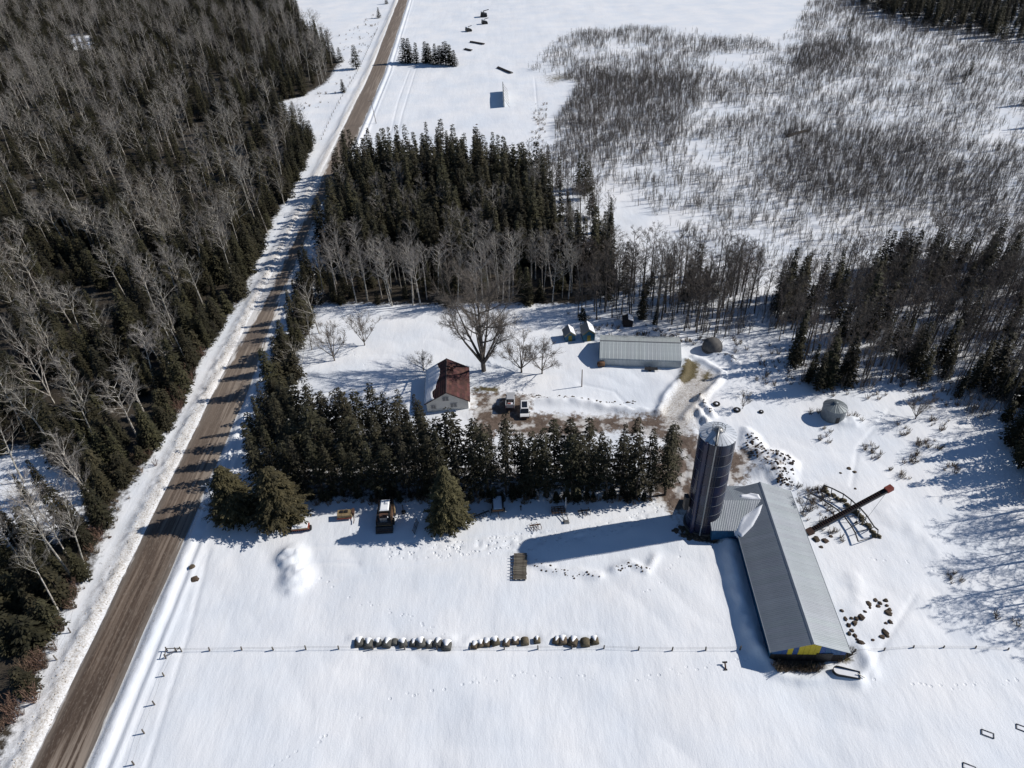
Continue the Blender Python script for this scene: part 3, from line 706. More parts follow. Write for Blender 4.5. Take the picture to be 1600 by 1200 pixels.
def mini_shed(px, py, wd, ln, eh, rhh, rz, wall, roofm, snow_, label, name='small_shed', yel=True):
    x, y, z = at(px, py)
    o = thing(name, label, 'shed', (x, y, z), rz)
    part('wall', MB().prism([(-wd / 2, -.3), (wd / 2, -.3), (wd / 2, eh), (0, rhh), (-wd / 2, eh)], 0, ln, 'y'), wall, o)
    if yel:
        d_ = part('door', MB().box(-.45, .45, -.06, 0, 0, 1.7), MT['dull_yellow'], o); part('handle', MB().box(.3, .36, -.1, -.06, .8, .95), MT['steel'], d_)
        part('gable_trim', MB().prism([(-wd / 2, eh), (0, rhh), (wd / 2, eh), (wd / 2, eh - .35), (0, rhh - .4), (-wd / 2, eh - .35)][::-1], -.05, 0, 'y'), MT['dull_yellow'], o)
    for s_ in (-1, 1):
        f = (rhh - eh) / (wd / 2); e = wd / 2 + .25
        part('roof_panel', MB().prism([(0, rhh + .02), (s_ * e, rhh - f * e + .02), (s_ * e, rhh - f * e + .1), (0, rhh + .12)], -.25, ln + .2, 'y'), roofm, o)
        if snow_ and s_ > 0:
            part('roof_snow', MB().prism([(0, rhh + .13), (s_ * e * .9, rhh - f * e * .9 + .11), (s_ * e * .85, rhh - f * e * .85 + .24), (0, rhh + .30)], -.2 + (.8 if s_ < 0 else 0), ln + .1, 'y'), MT['snow'], o)
    return o
mini_shed(891, 534, 2.6, 3.0, 1.7, 2.8, .1, MT['blue_wall'], MT['steel'], True, 'tiny blue shed with a yellow gable and snowy roof, left of its taller neighbour')
mini_shed(920, 534, 3.0, 3.6, 2.2, 3.4, .05, MT['blue_wall'], MT['steel'], True, 'blue shed with a yellow door beside the left end of the long metal shed')
mini_shed(981, 512, 2.4, 2.4, 1.8, 2.3, -.1, MT['dark_wood'], MT['dark_wood'], True, 'little dark wooden hut under the trees behind the long metal shed', 'wooden_hut', False)

# --- round bins
def round_bin(px, py, r, h, rf, label, wallm, roofm, cap=True, name='grain_bin'):
    x, y, z = at(px, py)
    o = thing(name, label, 'bin', (x, y, z))
    nrb = 4
    for i in range(nrb):
        z0 = -.3 + (h + .3) * i / nrb; z1 = -.3 + (h + .3) * (i + 1) / nrb
        prof = []
        for k_ in range(9): prof.append((r + (.03 if k_ % 2 else 0), z0 + (z1 - z0) * k_ / 8))
        part('wall_ring', MB().lathe(prof, 32), wallm, o, False)
    for k_ in range(16):
        a0 = 2 * math.pi * k_ / 16; mb = MB()
        mb.lathe([(r + .12, h - .05), (.3, h + rf)], 2, a0=a0, a1=a0 + 2 * math.pi / 16 - .02)
        link('roof_sheet', mb.mesh('roof_sheet', roofm), o)
        part('roof_rib', MB().tube([((r + .12) * math.cos(a0), (r + .12) * math.sin(a0), h - .02), (.3 * math.cos(a0), .3 * math.sin(a0), h + rf + .03)], .035, 3), roofm, o)
    part('roof_lining', MB().lathe([(r - .03, h - .1), (0, h + rf - .05)], 24), MT['dark'], o)
    part('cap', MB().lathe([(.42, h + rf - .08), (.42, h + rf + .22), (0, h + rf + .35)], 12), wallm, o)
    dd = part('door', MB().box(-.35, .35, -r - .12, -r + .05, .2, 1.5), MT['steel_dark'], o)
    return o
round_bin(1300, 652, 2.35, 2.9, .8, 'squat round corrugated grain bin standing alone in the snow', MT['bin_steel'], MT['bin_steel'])
x, y, z = at(1112, 548)
o = thing('silage_dome', 'dark grey domed stack under the trees right of the long shed', 'dome', (x, y, z))
V = []; mb = MB(); mb.lathe([(2.4, -.3), (2.4, .9), (2.15, 1.7), (1.6, 2.4), (.85, 2.85), (0, 3.0)], 28); part('cover', mb, MT['dome'], o, True)
mb = MB(); mb.lathe([(2.43, .35), (2.43, .5)], 28); part('hoop', mb, MT['dark'], o)

# --- tall sheet-metal windbreak by the far field
wbk = thing('windbreak_screen', 'tall thin grey metal windbreak standing edge-on in the far snowy field', 'windbreak', (2.5, 346, 0))
wp = MB().box(-.12, .06, .02, 5.3, .1, 4.6).mesh('panel', MT['roof_shed'])
for k_ in range(5): link('panel', wp, wbk, (0, k_ * 5.35, 0))
for k_ in range(6):
    part('post', MB().box(.1, .3, k_ * 5.35 - .1, k_ * 5.35 + .1, -.3, 4.7), MT['post'], wbk)
    part('brace', MB().tube([(.2, k_ * 5.35, 3.8), (2.6, k_ * 5.35, .0)], .07, 5), MT['post'], wbk)

# ================================================================== VEHICLES AND MACHINES
def wheel_parts(o, spots, r, w_):
    for (x, y) in spots:
        wl = part('wheel', MB().tube([(x - w_ / 2, y, r), (x + w_ / 2, y, r)], r, 14), MT['tyre'], o)
        sgn = 1 if x > 0 else -1
        part('rim', MB().tube([(x + sgn * w_ / 2, y, r), (x + sgn * (w_ / 2 + .02), y, r)], r * .6, 10), MT['steel'], wl)
def suv(px, py, rz, paint, label, pickup=False):
    x, y, z = at(px, py, .02)
    o = thing('pickup_truck' if pickup else 'parked_car', label, 'pickup truck' if pickup else 'car', (x, y, z), rz)
    W = .98; LH = 2.65 if pickup else 2.4
    # side profile of the body, front towards -y
    prof = [(-LH, .38), (LH, .38), (LH, 1.0), (LH - .05, 1.12), (-LH * .42, 1.12), (-LH + .35, .98), (-LH, .82)]
    mb = MB(); mb.prism(prof, -W, W, 'x'); bd = part('body', mb, paint, o)
    if pickup:
        c0, c1 = -.95, 1.05
        mb = MB()
        mb.box(-W + .12, W - .12, 1.25, LH - .12, 1.122, 1.15); part('bed_floor', mb, MT['steel_dark'], o)
        for s_ in (-1, 1): part('bed_side', MB().box(min(s_ * W, s_ * (W - .12)), max(s_ * W, s_ * (W - .12)), 1.1, LH, 1.122, 1.5), paint, o)
        part('tailgate', MB().box(-W + .125, W - .125, LH - .12, LH - .01, 1.155, 1.5), paint, o)
        part('bed_snow', MB().box(-W + .3, W - .4, 1.5, LH - .4, 1.155, 1.35, taper=.15), MT['snow'], o)
        part('toolbox', MB().box(-.2, .5, 1.9, 2.3, 1.36, 1.5), MT['red'], o)
    else: c0, c1 = -1.15, LH - .18
    ca_ = [(c0 - .45, 1.125), (c1 + .15, 1.125), (c1, 1.66), (c0 + .35, 1.7)]
    part('cabin', MB().prism(ca_, -W + .12, W - .12, 'x'), MT['car_glass'], o)
    part('roof', MB().box(-W + .16, W - .16, c0 + .38, c1 - .05, 1.70, 1.77, taper=.05), paint, o)
    if not pickup: part('sunroof', MB().box(-.6, .6, c0 + .7, c1 - .55, 1.771, 1.785), MT['car_glass'], o)
    for s_ in (-1, 1):
        xx_ = s_ * (W - .11)
        for yp in (c0 + .2, (c0 + c1) / 2, c1 - .02): part('pillar', MB().tube([(xx_, yp, 1.12), (xx_ * .97, yp + (.12 if yp < 0 else -.05), 1.72)], .05, 4), paint, o)
        part('headlight', MB().box(s_ * .72 - .16, s_ * .72 + .16, -LH - .02, -LH + .04, .66, .82), MT['silo_seam'], o)
        part('tail_light', MB().box(s_ * .85 - .08, s_ * .85 + .08, LH - .03, LH + .02, .75, 1.05), MT['taillight'], o)
        part('mirror', MB().box(min(s_ * W, s_ * (W + .2)), max(s_ * W, s_ * (W + .2)), c0 - .25, c0 - .1, 1.12, 1.3), MT['trim'], o)
    part('bumper', MB().box(-W + .03, W - .03, -LH - .1, -LH, .35, .6), MT['trim'], o)
    part('bumper', MB().box(-W + .03, W - .03, LH, LH + .1, .35, .6), MT['trim'], o)
    part('grille', MB().box(-.5, .5, -LH - .03, -LH, .62, .8), MT['trim'], o)
    wheel_parts(o, [(-W + .08, -LH * .62), (W - .08, -LH * .62), (-W + .08, LH * .6), (W - .08, LH * .6)], .38, .26)
    return o
suv(798, 634, math.radians(176), MT['car_silver'], 'silver pickup truck parked on the bare yard, the one nearer the house', True)
suv(820, 646, math.radians(-2), MT['car_white'], 'white car with a dark glass roof parked right of the silver pickup')

# combine in the machinery row
x, y, z = at(602, 826)
cmb = thing('combine_harvester', 'big rusty combine harvester with snow on top in the machinery row', 'combine harvester', (x, y, z), math.radians(1)); cmb.scale = (.9, .92, .72)
part('body', MB().prism([(-.2, .9), (5.4, .9), (5.6, 3.2), (1.2, 3.4), (.6, 2.6), (-.2, 2.2)], -1.35, 1.35, 'x'), MT['steel_dark'], cmb)
part('hood', MB().box(-1.5, -1.37, .3, 5.3, 1.2, 3.3), MT['rust'], cmb)
part('side_panel', MB().box(1.37, 1.5, .3, 5.3, 1.0, 3.4), MT['rust_light'], cmb)
part('grain_tank', MB().box(-1.2, 1.2, 1.6, 4.6, 3.42, 3.9), MT['steel_dark'], cmb)
part('snow_cover', MB().box(-.95, .95, 1.9, 4.9, 3.91, 4.1, taper=.2), MT['snow'], cmb)
part('front_snow', MB().box(-.9, .9, .7, 1.5, 2.9, 3.25, taper=.25), MT['snow'], cmb)
part('header', MB().prism([(-1.5, .15), (-.2, .15), (-.2, 1.3), (-.6, 1.3)], -1.75, 1.75, 'x'), MT['steel_dark'], cmb)
for k_ in range(4): part('reel_bar', MB().tube([(-1.7, -1.3 + .35 * k_, .6 + .28 * k_), (1.7, -1.3 + .35 * k_, .6 + .28 * k_)], .06, 5), MT['tan' if k_ == 3 else 'rust'], cmb)
part('unloading_auger', MB().tube([(1.6, 4.4, 3.1), (2.1, 2.4, 3.3), (2.2, 1.0, 3.1)], .17, 8), MT['tan'], cmb)
part('cab', MB().prism([(.0, 2.3), (1.1, 2.3), (1.1, 3.9), (.2, 3.9)], -.75, .75, 'x'), MT['glass'], cmb)
part('cab_roof', MB().box(-.85, .85, -.05, 1.2, 3.92, 4.0), MT['rust'], cmb)
for (a, c, r_, w_) in ((-1.6, 1.2, .8, .5), (1.6, 1.2, .8, .5), (-1.4, 4.7, .5, .35), (1.4, 4.7, .5, .35)):
    part('wheel', MB().tube([(a - w_ / 2, c, r_), (a + w_ / 2, c, r_)], r_, 16), MT['tyre'], cmb)
# red and white baler at the foot of the foreground tree
x, y, z = at(471, 828)
o = thing('seed_drill', 'low red and white seed drill under the two big spruces', 'seed drill', (x, y, z), math.radians(4))
part('hopper', MB().prism([(-.5, .55), (.5, .55), (.7, 1.1), (-.7, 1.1)], -1.6, 1.6, 'x'), MT['red'], o)
part('lid', MB().box(-1.5, 1.35, -.62, .6, 1.11, 1.2, taper=.05), MT['snow'], o)
part('lid_edge', MB().box(-1.6, 1.6, -.74, -.64, 1.0, 1.16), MT['tan'], o)
for k_ in range(9): part('disc', MB().tube([(-1.4 + k_ * .35, -.2, .3), (-1.37 + k_ * .35, -.2, .3)], .26, 10), MT['steel_dark'], o)
for s_ in (-1.8, 1.8): part('wheel', MB().tube([(s_ - .1, 0, .5), (s_ + .1, 0, .5)], .5, 14), MT['tyre'], o)
# tan seed box
x, y, z = at(540, 808)
o = thing('feed_cart', 'small tan feed cart with two dark openings left of the combine', 'cart', (x, y, z), math.radians(2))
part('box', MB().prism([(-.7, .45), (.6, .45), (.7, 1.35), (-.7, 1.2)], -1.35, 1.35, 'x'), MT['tan'], o)
for s_ in (-.55, .3): part('hatch', MB().box(s_ - .32, s_ + .32, -.1, .5, 1.3, 1.42), MT['dark'], o)
part('lower_rail', MB().box(-1.45, 1.3, -.85, -.72, .4, .6), MT['red'], o)
part('side_arm', MB().box(1.37, 1.75, -.3, .9, .6, 1.4), MT['rust'], o)
part('drawbar', MB().tube([(1.6, -.2, .5), (1.8, -1.2, .4), (1.75, -2.0, .35)], .08, 5), MT['rust'], o)
for s_ in (-1.2, 1.2): part('wheel', MB().tube([(s_ - .1, .1, .35), (s_ + .1, .1, .35)], .35, 12), MT['tyre'], o)
# post with bucket near the combine
x, y, z = at(631, 802)
o = thing('iron_post', 'dark iron post with a round base right of the combine', 'post', (x, y, z))
part('shaft', MB().tube([(0, 0, -.2), (0, 0, 2.2)], .09, 6), MT['steel_dark'], o); part('base', MB().lathe([(.4, -.1), (.4, .45), (0, .5)], 10), MT['steel_dark'], o)
# drag harrow right of centre spruce
def harrow(px, py, rz, n_, label, sz=1.0, m_='steel_dark'):
    x, y, z = at(px, py); o = thing('harrow', label, 'harrow', (x, y, z), rz)
    part('beam', MB().box(-1.6 * sz, 1.6 * sz, -.1, .1, .45, .62), MT[m_], o)
    for k_ in range(n_):
        xk = -1.5 * sz + 3.0 * sz * k_ / (n_ - 1)
        part('tine_arm', MB().tube([(xk, 0, .5), (xk + .1, -.6, .5), (xk, -.9, .1)], .05, 4), MT[m_], o)
        if k_ % 2: part('tine_arm', MB().tube([(xk, 0, .5), (xk - .1, .6, .6), (xk, .9, .1)], .05, 4), MT[m_], o)
    part('drawbar', MB().tube([(-.5, 0, .5), (0, -1.5, .4), (.5, 0, .5)], .06, 4), MT['rust'], o)
    return o
harrow(752, 806, math.radians(24), 5, 'dark steel harrow between the centre spruce and the snow filled wagon')
harrow(912, 801, math.radians(5), 4, 'small dark harrow at the edge of the windbreak shade', .7)
harrow(836, 823, math.radians(8), 5, 'thin bent harrow nearly buried in snow below the windbreak', .65, 'rust')
# wagon
x, y, z = at(778, 795)
o = thing('farm_wagon', 'dark farm wagon with a snow filled box in the machinery row', 'wagon', (x, y, z), math.radians(3))
part('floor', MB().box(-1.0, 1.0, -1.5, 2.2, .7, .8), MT['dark_wood'], o)
for s_ in (-1, 1): part('side_board', MB().box(s_ * 1.05 - .05, s_ * 1.05 + .05, -1.5, 2.2, .7, 1.7), MT['steel_dark'], o)
part('end_board', MB().box(-.99, .99, 2.1, 2.2, .81, 2.1), MT['steel_dark'], o); part('end_board', MB().box(-.99, .99, -1.5, -1.4, .81, 1.2), MT['rust_light'], o)
part('snow_load', MB().box(-.92, .92, -1.38, 2.08, .81, 1.25, taper=.12), MT['snow'], o)
part('drawbar', MB().tube([(0, -1.5, .6), (.1, -2.8, .4)], .07, 5), MT['rust'], o)
for a in (-1.2, 1.2):
    for c in (-.9, 1.6): part('wheel', MB().tube([(a - .12, c, .42), (a + .12, c, .42)], .42, 12), MT['tyre'], o)
# rusty cultivator rack and pole
x, y, z = at(873, 801)
o = thing('cultivator', 'rusty red cultivator with rows of bars beside the white pole', 'cultivator', (x, y, z), math.radians(3))
for k_ in range(4): part('cross_bar', MB().box(-1.3, 1.1, -.6 + .5 * k_, -.48 + .5 * k_, .5, .65), MT['rust_light'], o)
for k_ in range(5): part('side_bar', MB().box(-1.25 + k_ * .55, -1.15 + k_ * .55, -.8, 1.2, .36, .48), MT['rust'], o)
part('seat', MB().lathe([(0, .9), (.25, .95), (.28, 1.05)], 8), MT['rust'], o)
for s_ in (-1.35, 1.2): part('wheel', MB().tube([(s_, .2, .4), (s_ + .1, .2, .4)], .4, 12), MT['rust'], o)
x, y, z = at(885, 816)
o = thing('post_auger', 'grey angled auger frame in front of a tall white pole', 'auger', (x, y, z))
for s_ in (-.25, .25): part('rail', MB().tube([(s_ * 2, -.4, .1), (s_ - .4, 2.2, .8)], .07, 5), MT['steel_dark'], o)
part('hopper', MB().box(-.5, .5, -.6, .2, 0, .4, taper=.1), MT['steel'], o)
x, y, z = at(884, 797)
o = thing('white_pole', 'thin white pole standing behind the rusty cultivator', 'pole', (x, y, z))
part('shaft', MB().tube([(0, 0, -.2), (0, 0, 3.4)], .07, 6), MT['white_pole'], o)
o = thing('scrap_post', 'short dark post standing in the shade right of the wagon', 'post', at(814, 797)); part('shaft', MB().tube([(0, 0, -.2), (0, 0, 1.3)], .1, 6), MT['steel_dark'], o); part('head', MB().box(-.2, .2, -.12, .12, .9, 1.05), MT['steel_dark'], o)
o = thing('buried_gate', 'dark farm gate leaning in the spruce shadow right of the combine', 'gate', at(651, 826), math.radians(80))
for k_ in range(4): part('bar', MB().tube([(-1.4, .1 * k_, .15 + .28 * k_), (1.4, .1 * k_, .15 + .28 * k_)], .05, 4), MT['steel_dark'], o)
for s_ in (-1.4, 0, 1.4): part('upright', MB().tube([(s_, -.05, 0), (s_, .35, 1.1)], .05, 4), MT['steel_dark'], o)

# pallet deck of grey boards with ribs
x, y, z = at(813, 886)
o = thing('board_stack', 'stack of weathered grey boards lying in the open snow by the silo shadow', 'boards', (x, y, z + .25), math.radians(-4))
dkm = MB().box(-1.15, 1.15, -.13, .13, 0, .09).mesh('board', MT['grey_wood'])
for k_ in range(17):
    bo = link('board', dkm, o, (random.uniform(-.07, .07), -2.75 + k_ * .33, .12 + random.uniform(0, .03)), random.uniform(-.04, .04))
    if k_ < 16 and k_ % 2 == 0: part('slat_end', MB().box(-1.75, -1.2, -2.72 + k_ * .33, -2.62 + k_ * .33, .05, .13), MT['dark_wood'], o)
for s_ in (-.9, 0, .9): part('joist', MB().box(s_ - .07, s_ + .07, -2.9, 2.7, -.35, .11), MT['dark_wood'], o)

# inclined conveyor with red head
p0 = g(1266, 832); p1 = g(1390, 764, 5.0)
el = thing('elevator', 'long dark inclined conveyor with a red head rising beside the barn', 'conveyor', (p0[0], p0[1], gz(*p0)))
dv = Vector((p1[0] - p0[0], p1[1] - p0[1], 4.7)); a = dv.normalized(); sdv = a.cross(Vector((0, 0, 1))).normalized(); upv = sdv.cross(a)
def cbox(s0, s1, l0, l1, u0, u1):
    c = []
    for s_, u_, l_ in ((s0, u0, l0), (s0, u0, l1), (s0, u1, l1), (s0, u1, l0), (s1, u0, l0), (s1, u0, l1), (s1, u1, l1), (s1, u1, l0)):
        c.append(tuple(a * s_ + upv * u_ + sdv * l_ + Vector((0, 0, .4))))
    mb = MB(); mb.add(c, [(0, 1, 2, 3), (7, 6, 5, 4), (0, 4, 5, 1), (1, 5, 6, 2), (2, 6, 7, 3), (3, 7, 4, 0)]); return mb
LN = dv.length
part('trough', cbox(0, LN * .95, -.38, .38, -.2, .0), MT['steel_dark'], el)
part('side_rail', cbox(0, LN * .95, -.44, -.37, -.25, .28), MT['steel_dark'], el); part('side_rail', cbox(0, LN * .95, .37, .44, -.25, .28), MT['steel_dark'], el)
fl = None
for k_ in range(int(LN * .93 / .45)):
    s_ = .3 + k_ * .45; part('flight', cbox(s_, s_ + .09, -.35, .35, .01, .14), MT['rust'], el)
part('head', cbox(LN * .95, LN * 1.03, -.5, .5, -.35, .45), MT['red'], el)
mid = dv * .62
for s_ in (-1, 1):
    part('leg', MB().tube([tuple(mid + sdv * .5 * s_), tuple(Vector((mid.x * .9, mid.y * .9, 0)) + sdv * 1.2 * s_)], .05, 5), MT['steel'], el)
    part('stay', MB().tube([tuple(dv * .92 + sdv * .4 * s_), tuple(Vector((mid.x * 1.05, mid.y * 1.05, 0)) + sdv * 1.6 * s_)], .03, 4), MT['steel'], el)
    part('wheel', MB().tube([tuple(Vector((mid.x * .9, mid.y * .9, .3)) + sdv * 1.2 * s_), tuple(Vector((mid.x * .9, mid.y * .9, .3)) + sdv * 1.35 * s_)], .35, 12), MT['tyre'], el)
part('boot', cbox(-.8, .4, -.6, .6, -.4, .3), MT['rust'], el)
# curved feed fence of pipes
outer = [(1287, 758), (1300, 763), (1318, 772), (1330, 781), (1343, 793), (1354, 805), (1366, 823), (1372, 828)]
inner = [(1265, 770), (1281, 778), (1293, 786), (1308, 796), (1320, 808), (1331, 823), (1336, 832), (1341, 846)]
o0 = g(1318, 800); oz = gz(*o0)
fd = thing('feed_fence', 'curved ladder like pipe feed fence lying under the conveyor', 'fence', (o0[0], o0[1], oz))
def rel(px, py, z): p = g(px, py, z + oz); return (p[0] - o0[0], p[1] - o0[1], z)
part('top_rail', MB().tube([rel(a_, c_, 1.5) for a_, c_ in outer], .13, 6), MT['steel_dark'], fd)
part('top_rail', MB().tube([rel(a_, c_, .6) for a_, c_ in inner], .13, 6), MT['steel_dark'], fd)
part('bottom_rail', MB().tube([rel(a_, c_, .1) for a_, c_ in [(1284, 768), (1298, 776), (1320, 786), (1333, 800), (1352, 812), (1363, 830), (1371, 840)]], .07, 6), MT['steel_dark'], fd)
feet = [(1284, 768), (1298, 774), (1316, 783), (1329, 792), (1341, 805), (1352, 812), (1363, 825), (1371, 838)]
for (a_, c_), (d_, e_), (h_, i_) in zip(outer, inner, feet):
    part('upright', MB().tube([rel(a_, c_, 1.5), rel(h_, i_, .0)], .08, 5), MT['steel_dark'], fd)
    part('rung', MB().tube([rel(d_, e_, .6), rel(h_, i_, .0)], .08, 5), MT['steel_dark'], fd)
# hay remnants under it
def lumps(name, pts, rr, m_, hh=.35, seed=0, kind='stuff', label=None, z0=None):
    rg = np.random.default_rng(seed); mb = MB()
    for (x, y) in pts:
        r = rr * rg.uniform(.5, 1.3); z = gz(x, y); n_ = 7; ring = []
        top = (x + rg.uniform(-.2, .2) * r, y + rg.uniform(-.2, .2) * r, z + hh * rg.uniform(.5, 1.3) * r / rr)
        V = [top]
        for lv, (k1, k2) in enumerate(((.6, .7), (1.0, -.1))):
            for i in range(n_):
                t_ = 2 * math.pi * i / n_ + lv; q_ = r * k1 * rg.uniform(.75, 1.25)
                V.append((x + q_ * math.cos(t_), y + q_ * math.sin(t_), z + (top[2] - z) * k2))
        Fc = [(0, 1 + i, 1 + (i + 1) % n_) for i in range(n_)] + [(1 + i, 1 + n_ + i, 1 + n_ + (i + 1) % n_, 1 + (i + 1) % n_) for i in range(n_)]
        mb.add(V, Fc)
    o = link(name, mb.mesh(name, m_), kind=kind)
    if label: o['label'] = label; o['category'] = name.split('_')[-1]
    return o
def along(pts, n_, j=0.3, seed=1):
    rg = np.random.default_rng(seed); P = gp(pts); d = np.r_[0, np.cumsum(np.hypot(*np.diff(P, axis=0).T))]
    t_ = rg.uniform(0, d[-1], n_); return [(np.interp(u, d, P[:, 0]) + rg.normal(0, j), np.interp(u, d, P[:, 1]) + rg.normal(0, j)) for u in t_]
lumps('old_hay', along([(1283, 765), (1300, 774), (1318, 784), (1330, 797), (1345, 808), (1358, 825), (1366, 838), (1376, 841)], 46, .3), .5, MT['hay'], .5, 3, label='trampled dark hay along the curved feed fence')

# ================================================================== BALES
def bale_mesh(r, ln, snow_side, seed, m_):
    rg = np.random.default_rng(seed); n_ = 18; V = []; Fc = []
    secs = [(0, .86), (.06, .97), (.3, 1.0), (.7, 1.0), (.94, .97), (1, .86)]
    for u, k1 in secs:
        for i in range(n_):
            t_ = 2 * math.pi * i / n_; rr = r * k1 * (1 + .035 * rg.normal()); z = rr * math.sin(t_); z = max(z, -r * .72)
            V.append((rr * math.cos(t_), ln * (u - .5), z + r * .68))
    for j in range(len(secs) - 1):
        for i in range(n_): Fc.append((j * n_ + i, j * n_ + (i + 1) % n_, (j + 1) * n_ + (i + 1) % n_, (j + 1) * n_ + i))
    Fc += [tuple(range(n_))[::-1], tuple(range((len(secs) - 1) * n_, len(secs) * n_))]
    return newmesh('bale_body', V, Fc, m_, smooth=True)
bm_ = [bale_mesh(.78, 1.35, 0, s_, MT['hay_grey'] if s_ < 3 else MT['hay']) for s_ in range(6)]
clus = [('left', 0, 11), ('middle', 11, 19), ('right', 19, 24)]
for cn, i0, i1 in clus:
    for i in range(i0, i1):
        x, y, z = at(*BALE_PX[i]); sc = random.uniform(.72, 1.05); tilt = random.uniform(-.35, .35)
        if i in (2, 18): sc *= .8; 
        o = thing('hay_bale', '%s round hay bale, %s from the left in the %s cluster above the fence line' % ('grey' if cn == 'left' else 'brown', ORD[i - i0], cn), 'hay bale', (x, y - .1, z - .1), tilt, 'round bales half buried in snow')
        o.scale = (sc, sc, sc * random.uniform(.8, 1.0))
        link('bale_body', bm_[(i % 3) + (0 if cn == 'left' else 3)], o)
        mb = MB(); ww_ = random.uniform(.35, .7); n_ = 8; V = []
        for j, yv in enumerate((-.35, .05, .4, .75)):
            for k_ in range(n_):
                t_ = math.pi * (.5 + (k_ / (n_ - 1) - .5) * ww_ * (0.2 + .3 * j)); rr_ = .79 + .1 * math.sin(math.pi * k_ / (n_ - 1))
                V.append((rr_ * math.cos(t_), yv, rr_ * math.sin(t_) + .5))
        mb.add(V, [(j * n_ + k_, j * n_ + k_ + 1, (j + 1) * n_ + k_ + 1, (j + 1) * n_ + k_) for j in range(3) for k_ in range(n_ - 1)])
        if random.random() < .85: part('snow_cap', mb, MT['snow'], o, True)
# drift of snow behind the bales
mb = MB()

# ================================================================== FENCES
def fence(label, pts, step, h, name='wire_fence', wires=2, jit=.15, lean=.08):
    P = gp(pts); d = np.r_[0, np.cumsum(np.hypot(*np.diff(P, axis=0).T))]; n_ = int(d[-1] / step)
    o = thing(name, label, 'fence', (P[0][0], P[0][1], 0)); tops = []
    for k_ in range(n_ + 1):
        u = min(d[-1], k_ * step + random.uniform(-jit, jit)); x = np.interp(u, d, P[:, 0]); y = np.interp(u, d, P[:, 1]); z = gz(x, y)
        lx, ly = random.uniform(-lean, lean), random.uniform(-lean, lean)
        hh = h * random.uniform(.85, 1.1)
        part('post', MB().tube([(x - P[0][0], y - P[0][1], z - .3), (x - P[0][0] + lx, y - P[0][1] + ly, z + hh)], [.12, .10], 6), MT['post'], o)
        tops.append((x - P[0][0] + lx * .7, y - P[0][1] + ly * .7, z + hh * .8))
    for k_ in range(wires):
        if len(tops) > 1: part('wire', MB().tube([(a_, b_, c_ - .3 * k_) for a_, b_, c_ in tops], .011, 3, cap=False), MT['wire'], o)
    return o
fence('wire fence on wooden posts running below the hay bales', [(276, 1018), (360, 1016), (450, 1015), (592, 1014), (700, 1015), (935, 1012), (1030, 1017), (1075, 1016), (1121, 1016), (1165, 1015)], 5.2, .95)
fence('sagging wire fence running right from the barn corner', [(1335, 1018), (1375, 1016), (1412, 1013), (1446, 1010), (1520, 1012), (1600, 1016)], 4.6, .6)
fence('row of fence posts along the near side of the snowy road', [(276, 1018), (264, 1036), (258, 1053), (246, 1092), (228, 1141), (211, 1192), (190, 1260)], 4.4, 1.0, wires=1)
fence('old fence line between the road and the field near the far trees', [(590, 45), (570, 90), (552, 125), (530, 160), (515, 190), (500, 225)], 5.5, 1.1)
fence('leaning fence posts at the foot of the left woods', [(120, 950), (106, 1010), (60, 1073), (52, 1100)], 5.0, 1.3, wires=1)
# corner brace
x, y, z = at(274, 1018)
o = thing('fence_corner', 'braced corner of wooden rails where the two wire fences meet', 'fence', (x, y, z))
for a_, b_ in (((-1.2, .1), (1.0, 0)), ((-1.3, .1), (-1.0, -1.2)), ((-1.0, -1.2), (1.0, 0))): part('rail', MB().tube([(*a_, .7), (*b_, .8)], .07, 5), MT['post'], o)
for a_ in ((-1.25, .1), (1.0, 0), (-1.0, -1.2)): part('post', MB().tube([(*a_, -.3), (*a_, 1.1)], .1, 6), MT['post'], o)

# poles
def pole(px, py, h, label, m_='wood_pole', arm=True, lean=(0, 0), r=.14):
    x, y, z = at(px, py); o = thing('utility_pole', label, 'pole', (x, y, z))
    part('shaft', MB().tube([(0, 0, -.3), (lean[0], lean[1], h)], [r, r * .7], 8), MT[m_], o)
    if arm:
        part('crossarm', MB().box(lean[0] - 1.1, lean[0] + 1.1, lean[1] - .06, lean[1] + .06, h - .7, h - .55), MT[m_], o)
        for s_ in (-.9, 0, .9): part('insulator', MB().lathe([(.06, h - .55), (.07, h - .42), (.03, h - .36)], 6, c=(lean[0] + s_, lean[1])), MT['white_pole'], o)
    return o
pole(588, 193, 10.5, 'lone wooden utility pole beside the road behind the spruce grove', lean=(-.9, 0))
pole(909, 605, 4.8, 'short wooden pole standing in the snow in front of the long shed', arm=False)
pole(340, 800, 7.5, 'pale utility pole with a crossarm between the road and the twin spruces', 'white_pole')

# frames, hydrant and culvert in the foreground field
def frame(px, py, label):
    x, y, z = at(px, py); o = thing('bale_frame', label, 'frame', (x, y, z + .08), math.radians(-28), 'grey pipe frames lying in the field')
    for (a0, b0, a1, b1) in ((-.75, -.38, .75, -.38), (-.75, .38, .75, .38), (-.75, -.38, -.75, .38), (.75, -.38, .75, .38)):
        part('bar', MB().tube([(a0, b0, 0), (a1, b1, 0)], .055, 5), MT['steel_dark'], o)
    part('snow_fill', MB().box(-.6, .6, -.26, .26, -.2, -.04), MT['snow'], o)
frame(1543, 1147, 'grey pipe frame lying in the snow, the middle of three')
frame(1598, 1138, 'grey pipe frame cut by the right edge of the picture')
frame(1514, 1200, 'grey pipe frame at the very bottom of the field, lowest of three')
x, y, z = at(1133, 1044)
o = thing('hydrant', 'small dark iron hydrant standing alone in the snow below the fence', 'hydrant', (x, y, z))
